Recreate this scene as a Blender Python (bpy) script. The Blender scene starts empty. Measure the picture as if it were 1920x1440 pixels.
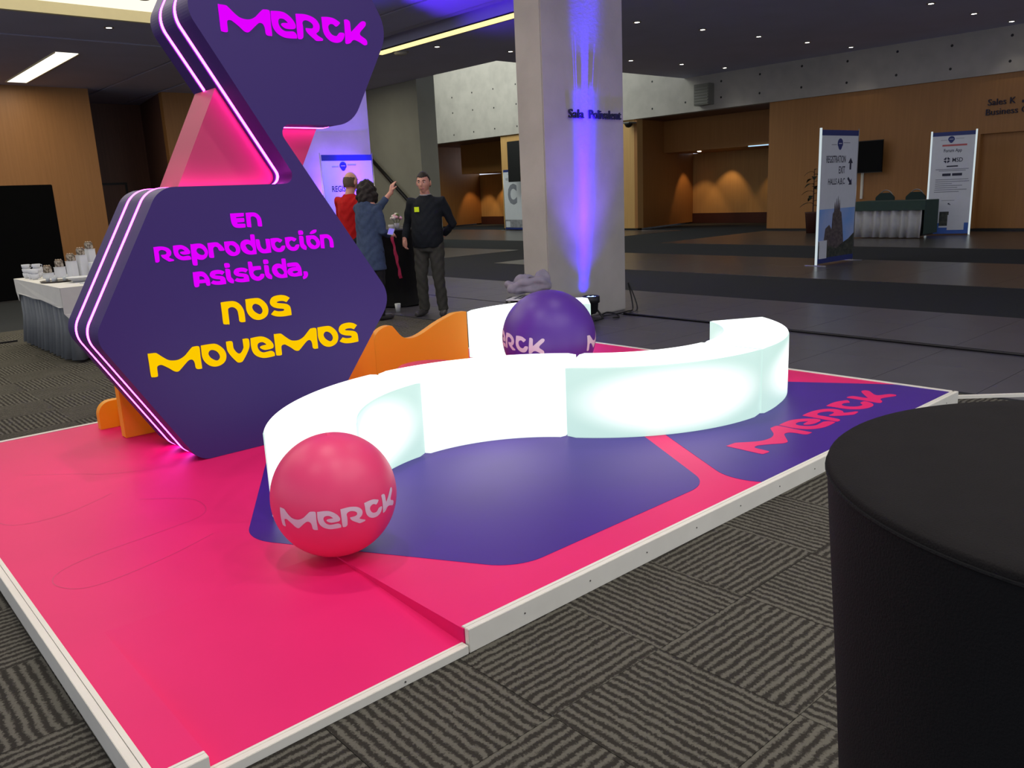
import bpy, bmesh, math, random
from mathutils import Vector, Matrix
from mathutils.geometry import tessellate_polygon
random.seed(7)
PI = math.pi
scene = bpy.context.scene
C = scene.collection

# ---------------------------------------------------------------- camera, world, lights, exposure
cam_d = bpy.data.cameras.new('camera'); cam = bpy.data.objects.new('camera', cam_d); C.objects.link(cam)
RW = Matrix(((0.742, 0.184, -0.644), (-0.669, 0.140, -0.730), (-0.044, 0.973, 0.226)))
RW = RW.to_quaternion().normalized().to_matrix()
cam.matrix_world = Matrix.Translation((0, 0, 1.45)) @ RW.to_4x4()
cam_d.sensor_width = 36; cam_d.lens = 28.741; cam_d.clip_end = 200; cam_d.clip_start = 0.05
scene.camera = cam

w = bpy.data.worlds.new('world'); scene.world = w; w.use_nodes = True
bg = w.node_tree.nodes['Background']; bg.inputs[0].default_value = (0.80, 0.86, 1.0, 1); bg.inputs[1].default_value = 1.0

def area_light(name, loc, power, size, color=(1, .95, .88), rot=(0, 0, 0), shape='DISK', size_y=None, spread=None):
    d = bpy.data.lights.new(name, 'AREA'); d.energy = power; d.shape = shape; d.size = size; d.color = color
    if size_y: d.size_y = size_y
    if spread: d.spread = spread
    o = bpy.data.objects.new(name, d); C.objects.link(o); o.location = loc; o.rotation_euler = rot
    return o
def spot_light(name, loc, target, power, angle, color=(1, .95, .88), blend=.4, size=.03):
    d = bpy.data.lights.new(name, 'SPOT'); d.energy = power; d.spot_size = math.radians(angle); d.spot_blend = blend
    d.color = color; d.shadow_soft_size = size
    o = bpy.data.objects.new(name, d); C.objects.link(o); o.location = loc
    o.rotation_euler = (Vector(target) - Vector(loc)).to_track_quat('-Z', 'Y').to_euler()
    return o
# unseen lights overhead: first few from ball highlights, last few added to brighten trim
for (x, y, p) in [(1.81, 3.88, 42), (1.34, 1.33, 42), (3.33, 6.63, 26), (5.0, 3.85, 22), (3.6, 0.9, 34), (-0.9, 2.6, 34), (-0.6, 6.2, 26), (1.2, 8.6, 26), (3.0, -1.6, 60), (5.2, -0.6, 55), (0.8, -1.0, 40)]:
    area_light('unseen_overhead_light', (x, y, 4.74), p * .87, .22, (1, .95, .87))
# luminous cove and far hall light
area_light('cove_light', (2.6, 12.6, 4.78), 60, 6, (1, .9, .7), shape='RECTANGLE', size_y=6)
area_light('strip_light', (11.54, 11, 4.78), 14, .3, (1, .8, .45), shape='RECTANGLE', size_y=12)
area_light('void_light', (19.5, 25, 8.3), 900, 6, (.92, 1, .93), rot=(0, math.radians(-38), 0), shape='RECTANGLE', size_y=12)
area_light('hall_light', (17.5, 9, 4.7), 60, 5, (.9, .93, 1), shape='RECTANGLE', size_y=9)
area_light('left_panel_light', (5.5, 22.6, 4.76), 60, .5, (1, .9, .72), shape='RECTANGLE', size_y=4.6)
area_light('hall_fill', (10.2, 10, 4.74), 60, 1.2, (1, .95, .88)); area_light('hall_fill', (10.2, 16.5, 4.74), 110, 1.2, (1, .95, .85))  # unseen fill lights added to brighten the hall and far walls
area_light('hall_fill', (12.6, 22, 4.74), 30, 1.2, (1, .95, .82)); area_light('hall_fill', (3, 21, 4.7), 90, 1.2, (1, .9, .75)); area_light('hall_fill', (-3, 16, 4.7), 80, 1.2, (1, .92, .8))
scene.view_settings.view_transform = 'Standard'; scene.view_settings.look = 'None'
scene.view_settings.gamma = 1; scene.view_settings.use_curve_mapping = False
scene.view_settings.exposure = 0.0

# ---------------------------------------------------------------- materials
def srgb(r, g, b):
    f = lambda c: (c / 255 / 12.92) if c / 255 <= .04045 else ((c / 255 + .055) / 1.055) ** 2.4
    return (f(r), f(g), f(b), 1)
MATS = {}
def mat(name, col, rough=.6, metal=0, spec=.5, noise=0, nscale=8, bump=0, bscale=40, emit=None, estr=0, coat=0, ncol=None):
    if name in MATS: return MATS[name]
    m = bpy.data.materials.new(name); m.use_nodes = True; nt = m.node_tree; b = nt.nodes['Principled BSDF']
    b.inputs['Base Color'].default_value = col; b.inputs['Roughness'].default_value = rough
    b.inputs['Metallic'].default_value = metal; b.inputs['Specular IOR Level'].default_value = spec
    b.inputs['Coat Weight'].default_value = coat
    tc = nt.nodes.new('ShaderNodeTexCoord')
    if noise:
        n = nt.nodes.new('ShaderNodeTexNoise'); n.inputs['Scale'].default_value = nscale; n.inputs['Detail'].default_value = 5
        nt.links.new(tc.outputs['Object'], n.inputs['Vector'])
        mx = nt.nodes.new('ShaderNodeMix'); mx.data_type = 'RGBA'
        mx.inputs[6].default_value = col
        c2 = ncol or tuple(c * (1 - noise) for c in col[:3]) + (1,)
        mx.inputs[7].default_value = c2
        mr = nt.nodes.new('ShaderNodeMapRange'); mr.inputs[1].default_value = .38; mr.inputs[2].default_value = .68
        nt.links.new(n.outputs['Fac'], mr.inputs[0]); nt.links.new(mr.outputs[0], mx.inputs[0])
        nt.links.new(mx.outputs[2], b.inputs['Base Color'])
    if bump:
        n2 = nt.nodes.new('ShaderNodeTexNoise'); n2.inputs['Scale'].default_value = bscale; n2.inputs['Detail'].default_value = 4
        nt.links.new(tc.outputs['Object'], n2.inputs['Vector'])
        bp = nt.nodes.new('ShaderNodeBump'); bp.inputs['Strength'].default_value = bump; bp.inputs['Distance'].default_value = .01
        nt.links.new(n2.outputs['Fac'], bp.inputs['Height']); nt.links.new(bp.outputs[0], b.inputs['Normal'])
    if emit:
        b.inputs['Emission Color'].default_value = emit; b.inputs['Emission Strength'].default_value = estr
    MATS[name] = m
    return m
def glow(name, col, strength):
    if name in MATS: return MATS[name]
    m = bpy.data.materials.new(name); m.use_nodes = True; nt = m.node_tree
    nt.nodes.remove(nt.nodes['Principled BSDF'])
    e = nt.nodes.new('ShaderNodeEmission'); e.inputs[0].default_value = col; e.inputs[1].default_value = strength
    nt.links.new(e.outputs[0], nt.nodes['Material Output'].inputs[0]); MATS[name] = m
    return m
def mat_wood(name, c1, c2, rough=.5, along='Z'):
    m = bpy.data.materials.new(name); m.use_nodes = True; nt = m.node_tree; b = nt.nodes['Principled BSDF']
    tc = nt.nodes.new('ShaderNodeTexCoord'); mp = nt.nodes.new('ShaderNodeMapping')
    mp.inputs['Scale'].default_value = (9, 9, .35)
    n = nt.nodes.new('ShaderNodeTexNoise'); n.inputs['Scale'].default_value = 2.2; n.inputs['Detail'].default_value = 8
    cr = nt.nodes.new('ShaderNodeValToRGB'); cr.color_ramp.elements[0].color = c1; cr.color_ramp.elements[1].color = c2
    cr.color_ramp.elements[0].position = .3; cr.color_ramp.elements[1].position = .72
    nt.links.new(tc.outputs['Object'], mp.inputs[0]); nt.links.new(mp.outputs[0], n.inputs['Vector'])
    nt.links.new(n.outputs['Fac'], cr.inputs[0]); nt.links.new(cr.outputs[0], b.inputs['Base Color'])
    b.inputs['Roughness'].default_value = rough; MATS[name] = m
    return m
def mat_carpet(name, ca, cb):
    m = bpy.data.materials.new(name); m.use_nodes = True; nt = m.node_tree; b = nt.nodes['Principled BSDF']; L = nt.links.new
    tc = nt.nodes.new('ShaderNodeTexCoord'); oi = nt.nodes.new('ShaderNodeObjectInfo')
    add = nt.nodes.new('ShaderNodeVectorMath'); add.operation = 'MULTIPLY_ADD'
    add.inputs[0].default_value = (3, 7, 1); L(oi.outputs['Random'], add.inputs[1]); L(tc.outputs['Object'], add.inputs[2])
    jag = nt.nodes.new('ShaderNodeTexNoise'); jag.inputs['Scale'].default_value = 110; jag.inputs['Detail'].default_value = 2; L(tc.outputs['Object'], jag.inputs['Vector'])
    jm = nt.nodes.new('ShaderNodeVectorMath'); jm.operation = 'MULTIPLY_ADD'; jm.inputs[1].default_value = (.022, .022, 0)
    L(jag.outputs['Color'], jm.inputs[0]); L(add.outputs[0], jm.inputs[2])
    wv = nt.nodes.new('ShaderNodeTexWave'); wv.bands_direction = 'X'; wv.inputs['Scale'].default_value = 9.8
    wv.inputs['Distortion'].default_value = 2.2; wv.inputs['Detail'].default_value = 2; wv.inputs['Detail Scale'].default_value = 2.0
    L(jm.outputs[0], wv.inputs['Vector'])
    no = nt.nodes.new('ShaderNodeTexNoise'); no.inputs['Scale'].default_value = 330; no.inputs['Detail'].default_value = 3; L(tc.outputs['Object'], no.inputs['Vector'])
    lo = nt.nodes.new('ShaderNodeTexNoise'); lo.inputs['Scale'].default_value = 5; L(add.outputs[0], lo.inputs['Vector'])
    def mth(op, x, y, z=None):
        q = nt.nodes.new('ShaderNodeMath'); q.operation = op
        for i, s in enumerate((x, y, z)):
            if s is None: continue
            if hasattr(s, 'is_output'): L(s, q.inputs[i])
            else: q.inputs[i].default_value = s
        return q.outputs[0]
    f = mth('MULTIPLY_ADD', wv.outputs['Fac'], .52, mth('MULTIPLY_ADD', no.outputs['Fac'], .55, mth('MULTIPLY', lo.outputs['Fac'], .22)))
    cr = nt.nodes.new('ShaderNodeValToRGB'); cr.color_ramp.elements[0].color = ca; cr.color_ramp.elements[1].color = cb
    cr.color_ramp.elements[0].position = .50; cr.color_ramp.elements[1].position = .84
    L(f, cr.inputs[0]); L(cr.outputs[0], b.inputs['Base Color'])
    bp = nt.nodes.new('ShaderNodeBump'); bp.inputs['Strength'].default_value = .6; bp.inputs['Distance'].default_value = .005
    L(f, bp.inputs['Height']); L(bp.outputs[0], b.inputs['Normal'])
    b.inputs['Roughness'].default_value = .95; b.inputs['Specular IOR Level'].default_value = .12; MATS[name] = m
    return m

PINK = mat('pink_vinyl', srgb(240, 34, 112), .5, spec=.22, noise=.06, nscale=1.5)
PURP = mat('purple_vinyl', srgb(68, 27, 142), .42, spec=.32, noise=.10, nscale=2.5)
TRIM = mat('white_aluminium_trim', srgb(236, 232, 218), .45, noise=.06, nscale=6)
SIGNP = mat('dark_purple_panel', srgb(54, 31, 106), .5, spec=.35)
SIGNE = mat('dark_purple_edge', srgb(96, 66, 130), .34)
SPINK = mat('rose_pink_panel', srgb(200, 56, 102), .55)
ORANGE = mat('orange_board', srgb(246, 164, 14), .5)
MAGL = glow('lit_magenta_acrylic', (.76, 0, 1, 1), 1.0)
YELL = glow('lit_yellow_acrylic', (.98, .58, .0, 1), 1.0)
NEON = glow('pink_neon', (1, .07, .84, 1), 11.0)
CONC = mat('concrete', srgb(178, 172, 164), .8, noise=.14, nscale=2.2, bump=.15, bscale=30)
CONCG = mat('olive_concrete', srgb(158, 158, 142), .85, noise=.10, nscale=1.2, bump=.1)
WOOD = mat_wood('oak_veneer', srgb(158, 108, 56), srgb(168, 116, 62))
WOODL = mat_wood('light_oak_veneer', srgb(190, 148, 90), srgb(200, 158, 98))
WOODD = mat_wood('dark_veneer', srgb(104, 70, 56), srgb(116, 78, 62))
BROWN = mat('brown_skirting', srgb(70, 34, 26), .6, noise=.1)
CEIL = mat('grey_ceiling', srgb(186, 186, 214), .8, noise=.06, nscale=1)
DARK = mat('dark_carpet', srgb(52, 54, 56), .95, spec=.1, noise=.2, nscale=60)
STONE = mat('polished_grey_stone', srgb(74, 72, 80), .34, noise=.16, nscale=3)
STONEB = mat('polished_brown_stone', srgb(74, 70, 66), .28, noise=.16, nscale=3)
CARPET = mat_carpet('ribbed_carpet', srgb(52, 49, 44), srgb(102, 99, 89))
BLACK = mat('black_plastic', srgb(18, 18, 20), .5, noise=.1)
BLACKF = mat('black_stretch_fabric', srgb(22, 22, 23), .85, spec=.2, bump=.25, bscale=300, noise=.1)
BLACKT = mat('charcoal_table_top_fabric', srgb(27, 25, 25), .9, spec=.15, bump=.3, bscale=400, noise=.12, nscale=20)
WHITEC = mat('white_linen', srgb(214, 212, 208), .85, noise=.05)
GREYS = mat('grey_satin_skirt', srgb(112, 116, 120), .55, noise=.12)
GREYS2 = mat('light_grey_satin', srgb(170, 170, 172), .5, noise=.1)
GREEN = mat('dark_green_cloth', srgb(52, 72, 66), .9, noise=.1)
WHITE = mat('white_print', srgb(208, 210, 216), .5, noise=.03)
NAVY = mat('navy_print', srgb(34, 48, 112), .5, noise=.08)
BLUEP = mat('blue_print', srgb(44, 92, 176), .5, noise=.08)
INK = mat('dark_ink', srgb(34, 36, 60), .6, noise=.1)
GREYI = mat('grey_ink', srgb(130, 132, 142), .6, noise=.1)
METAL = mat('brushed_metal', srgb(170, 170, 172), .3, metal=1, noise=.05)
LETW = mat('pale_print', srgb(222, 206, 220), .5, noise=.03)

# ---------------------------------------------------------------- helpers
def tag(o, label=None, cat=None, group=None, kind=None):
    if label: o['label'] = label
    if cat: o['category'] = cat
    if group: o['group'] = group
    if kind: o['kind'] = kind
    return o
def empty(name, loc=(0, 0, 0), rz=0, label=None, cat=None, group=None):
    o = bpy.data.objects.new(name, None); C.objects.link(o); o.location = loc; o.rotation_euler = (0, 0, rz)
    o.empty_display_size = .1
    return tag(o, label, cat, group)
def link(name, me, m, parent=None, loc=None, rot=None, smooth=False):
    o = bpy.data.objects.new(name, me); C.objects.link(o)
    if m is not None:
        me.materials.clear(); me.materials.append(m)
    if parent is not None: o.parent = parent
    if loc: o.location = loc
    if rot: o.rotation_euler = rot
    if smooth:
        for p in me.polygons: p.use_smooth = True
    return o
def fin(name, bm, m, parent=None, loc=None, rot=None, smooth=False, recalc=True):
    if recalc: bmesh.ops.recalc_face_normals(bm, faces=bm.faces)
    me = bpy.data.meshes.new(name); bm.to_mesh(me); bm.free()
    return link(name, me, m, parent, loc, rot, smooth)
def abox(bm, x0, x1, y0, y1, z0, z1, bev=0):
    r = bmesh.ops.create_cube(bm, size=1)
    vs = r['verts']
    for v in vs:
        v.co = Vector(((x0 + x1) / 2 + v.co.x * (x1 - x0), (y0 + y1) / 2 + v.co.y * (y1 - y0), (z0 + z1) / 2 + v.co.z * (z1 - z0)))
    if bev:
        es = list({e for v in vs for e in v.link_edges})
        bmesh.ops.bevel(bm, geom=es, offset=bev, segments=2, affect='EDGES', clamp_overlap=True)
def box(name, x0, x1, y0, y1, z0, z1, m, parent=None, bev=0, **k):
    bm = bmesh.new(); abox(bm, x0, x1, y0, y1, z0, z1, bev); return fin(name, bm, m, parent, **k)
def S(name, *a, **k):
    o = box(name, *a, **k)
    if o.parent is None: o['kind'] = 'structure'
    return o
def lathe(bm, prof, n=32, c=(0, 0, 0), cap=True):
    rings = []
    for r, z in prof:
        rings.append([bm.verts.new((c[0] + r * math.cos(2 * PI * i / n), c[1] + r * math.sin(2 * PI * i / n), c[2] + z)) for i in range(n)])
    for a, b in zip(rings, rings[1:]):
        for i in range(n):
            bm.faces.new((a[i], a[(i + 1) % n], b[(i + 1) % n], b[i]))
    if cap:
        bm.faces.new(rings[0]); bm.faces.new(rings[-1])
def tube(bm, pts, radii, n=10, cap=True, closed=False):
    pts = [Vector(p) for p in pts]
    if not hasattr(radii, '__len__'): radii = [radii] * len(pts)
    rings = []; prev = None; N = len(pts)
    for i, p in enumerate(pts):
        if closed: d = pts[(i + 1) % N] - pts[i - 1]
        else: d = pts[min(i + 1, N - 1)] - pts[max(i - 1, 0)]
        d.normalize()
        if prev is None:
            a = d.orthogonal().normalized()
        else:
            a = (prev - d * prev.dot(d)).normalized()
        prev = a; b = d.cross(a)
        r = radii[i]; ra, rb = (r if hasattr(r, '__len__') else (r, r))
        rings.append([bm.verts.new(p + a * ra * math.cos(2 * PI * k / n) + b * rb * math.sin(2 * PI * k / n)) for k in range(n)])
    seq = list(zip(rings, rings[1:]))
    if closed: seq.append((rings[-1], rings[0]))
    for a, b in seq:
        for k in range(n):
            bm.faces.new((a[k], a[(k + 1) % n], b[(k + 1) % n], b[k]))
    if cap and not closed:
        bm.faces.new(rings[0]); bm.faces.new(rings[-1])
def catmull(pts, seg=6, closed=False):
    out = []; n = len(pts)
    P = [Vector(p) for p in pts]
    rng = n if closed else n - 1
    for i in range(rng):
        p0 = P[i - 1] if (closed or i > 0) else P[0]; p1 = P[i]; p2 = P[(i + 1) % n]
        p3 = P[(i + 2) % n] if (closed or i + 2 < n) else P[-1]
        for s in range(seg):
            t = s / seg
            out.append(.5 * ((2 * p1) + (p2 - p0) * t + (2 * p0 - 5 * p1 + 4 * p2 - p3) * t * t + (3 * p1 - p0 - 3 * p2 + p3) * t ** 3))
    if not closed: out.append(P[-1])
    return out
def rounded(poly, rad, seg=8):
    out = []; n = len(poly)
    for i in range(n):
        p = Vector(poly[i]); a = Vector(poly[i - 1]); b = Vector(poly[(i + 1) % n])
        r = rad[i] if hasattr(rad, '__len__') else rad
        da = (a - p).normalized(); db = (b - p).normalized()
        ang = da.angle(db); t = min(r / math.tan(ang / 2), (a - p).length * .48, (b - p).length * .48)
        if r < 1e-4: out.append(p); continue
        p1 = p + da * t; p2 = p + db * t; r = t * math.tan(ang / 2)
        cc = p + (da + db).normalized() * (r / math.sin(ang / 2))
        a1 = math.atan2(p1.y - cc.y, p1.x - cc.x); a2 = math.atan2(p2.y - cc.y, p2.x - cc.x)
        d = (a2 - a1 + PI) % (2 * PI) - PI
        for s in range(seg + 1):
            th = a1 + d * s / seg; out.append(Vector((cc.x + r * math.cos(th), cc.y + r * math.sin(th))))
    return out
def prism(bm, poly, f, lo, hi):
    """extrude 2-D outline; f(u,v,h) -> 3-D point"""
    a = [bm.verts.new(f(p[0], p[1], lo)) for p in poly]; b = [bm.verts.new(f(p[0], p[1], hi)) for p in poly]
    n = len(poly)
    for i in range(n): bm.faces.new((a[i], a[(i + 1) % n], b[(i + 1) % n], b[i]))
    if n <= 4: bm.faces.new(a); bm.faces.new(b); return
    for t in tessellate_polygon([[Vector((p[0], p[1], 0)) for p in poly]]):
        bm.faces.new([a[i] for i in t]); bm.faces.new([b[i] for i in t])
XZ = lambda u, v, h: (u, h, v)
XY = lambda u, v, h: (u, v, h)
YZ = lambda u, v, h: (h, u, v)
def inset(poly, d):
    out = []; n = len(poly); A = sum(poly[i][0] * poly[(i + 1) % n][1] - poly[(i + 1) % n][0] * poly[i][1] for i in range(n))
    sg = 1 if A > 0 else -1
    for i in range(n):
        p = Vector(poly[i]); e1 = (p - Vector(poly[i - 1])); e2 = (Vector(poly[(i + 1) % n]) - p)
        if e1.length < 1e-6 or e2.length < 1e-6: continue
        e1.normalize(); e2.normalize(); nn = Vector((-(e1.y + e2.y), e1.x + e2.x)) * sg
        nn.normalize(); k = max(.5, nn.dot(Vector((-e1.y, e1.x)) * sg)); out.append(p + nn * d / k)
    return out
def curve_mesh(loops, depth=0):
    cu = bpy.data.curves.new('tmp', 'CURVE'); cu.dimensions = '2D'; cu.fill_mode = 'BOTH'; cu.extrude = depth
    for l in loops:
        sp = cu.splines.new('POLY'); sp.points.add(len(l) - 1); sp.use_cyclic_u = True
        for i, p in enumerate(l): sp.points[i].co = (p[0], p[1], 0, 1)
    o = bpy.data.objects.new('tmp', cu); C.objects.link(o)
    bpy.context.view_layer.update()
    me = bpy.data.meshes.new_from_object(o.evaluated_get(bpy.context.evaluated_depsgraph_get()))
    bpy.data.objects.remove(o); bpy.data.curves.remove(cu)
    return me
def font_mesh(txt, depth=0, bold=0, spacing=1):
    cu = bpy.data.curves.new('tmpf', 'FONT'); cu.body = txt; cu.size = 1; cu.extrude = depth; cu.resolution_u = 3; cu.offset = bold
    cu.space_character = spacing
    o = bpy.data.objects.new('tmpf', cu); C.objects.link(o)
    bpy.context.view_layer.update()
    me = bpy.data.meshes.new_from_object(o.evaluated_get(bpy.context.evaluated_depsgraph_get()))
    bpy.data.objects.remove(o); bpy.data.curves.remove(cu)
    return me
def text(name, txt, m, parent, origin, ux, uz, width=None, height=None, depth=.01, bold=0.0, align='L', off=0.0, split=False):
    """flat or raised words; ux, uz unit vectors of the writing plane"""
    if split: name = 'letter'
    me = font_mesh(txt, .5, bold)
    xs = [v.co.x for v in me.vertices]; ys = [v.co.y for v in me.vertices]
    x0, x1, y0, y1 = min(xs), max(xs), min(ys), max(ys)
    sx = (width / (x1 - x0)) if width else None; sz = (height / (y1 - y0)) if height else None
    sx = sx or sz; sz = sz or sx
    ux = Vector(ux); uz = Vector(uz); nn = ux.cross(uz); o0 = Vector(origin)
    wd = (x1 - x0) * sx; sh = {'L': 0, 'C': -wd / 2, 'R': -wd}[align]
    for v in me.vertices:
        x, y, z = v.co; v.co = o0 + ux * ((x - x0) * sx + sh) + uz * ((y - y0) * sz) + nn * (off + depth * (z + .5))
    if split:
        bm = bmesh.new(); bm.from_mesh(me); seen = set(); isl = []
        for v in bm.verts:
            if v in seen: continue
            st = [v]; seen.add(v); cur = []
            while st:
                q = st.pop(); cur.append(q)
                for e in q.link_edges:
                    o = e.other_vert(q)
                    if o not in seen: seen.add(o); st.append(o)
            k = [(q.co - o0).dot(ux) for q in cur]; isl.append([min(k), max(k), cur])
        isl.sort(key=lambda t: t[0]); grp = []
        for lo, hi, cur in isl:
            if grp and lo < grp[-1][1] - 1e-4: grp[-1][1] = max(hi, grp[-1][1]); grp[-1][2] += cur
            else: grp.append([lo, hi, list(cur)])
        for lo, hi, cur in grp:
            ids = {v: i for i, v in enumerate(cur)}; m2 = bpy.data.meshes.new('letter')
            m2.from_pydata([v.co[:] for v in cur], [], [[ids[v] for v in f.verts] for f in bm.faces if f.verts[0] in ids])
            link('letter', m2, m, parent)
        bm.free(); return None
    return link(name, me, m, parent)
def evalmesh(o):
    bpy.context.view_layer.update()
    me = bpy.data.meshes.new_from_object(o.evaluated_get(bpy.context.evaluated_depsgraph_get()))
    return me
def blob(name, bm, m, parent, voxel=.012, smooth=4, loc=None, rot=None, factor=.5, disp=None):
    bmesh.ops.recalc_face_normals(bm, faces=bm.faces)
    me = bpy.data.meshes.new('t'); bm.to_mesh(me); bm.free()
    o = bpy.data.objects.new('t', me); C.objects.link(o)
    r = o.modifiers.new('r', 'REMESH'); r.mode = 'VOXEL'; r.voxel_size = voxel
    s = o.modifiers.new('s', 'SMOOTH'); s.factor = factor; s.iterations = smooth
    me2 = evalmesh(o); bpy.data.objects.remove(o)
    if disp:
        for v in me2.vertices: v.co = disp(v.co.copy(), v.normal.copy())
    return link(name, me2, m, parent, loc, rot, smooth=True)
def ell(bm, c, r, rot=None, sub=3):
    res = bmesh.ops.create_icosphere(bm, subdivisions=sub, radius=1)
    M = (rot or Matrix.Identity(3))
    for v in res['verts']:
        v.co = Vector(c) + M @ Vector((v.co.x * r[0], v.co.y * r[1], v.co.z * r[2]))
    return res['verts']
def copy_tree(o, parent=None):
    c = o.copy(); C.objects.link(c); c.parent = parent
    for ch in list(o.children): copy_tree(ch, c)
    return c

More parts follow.
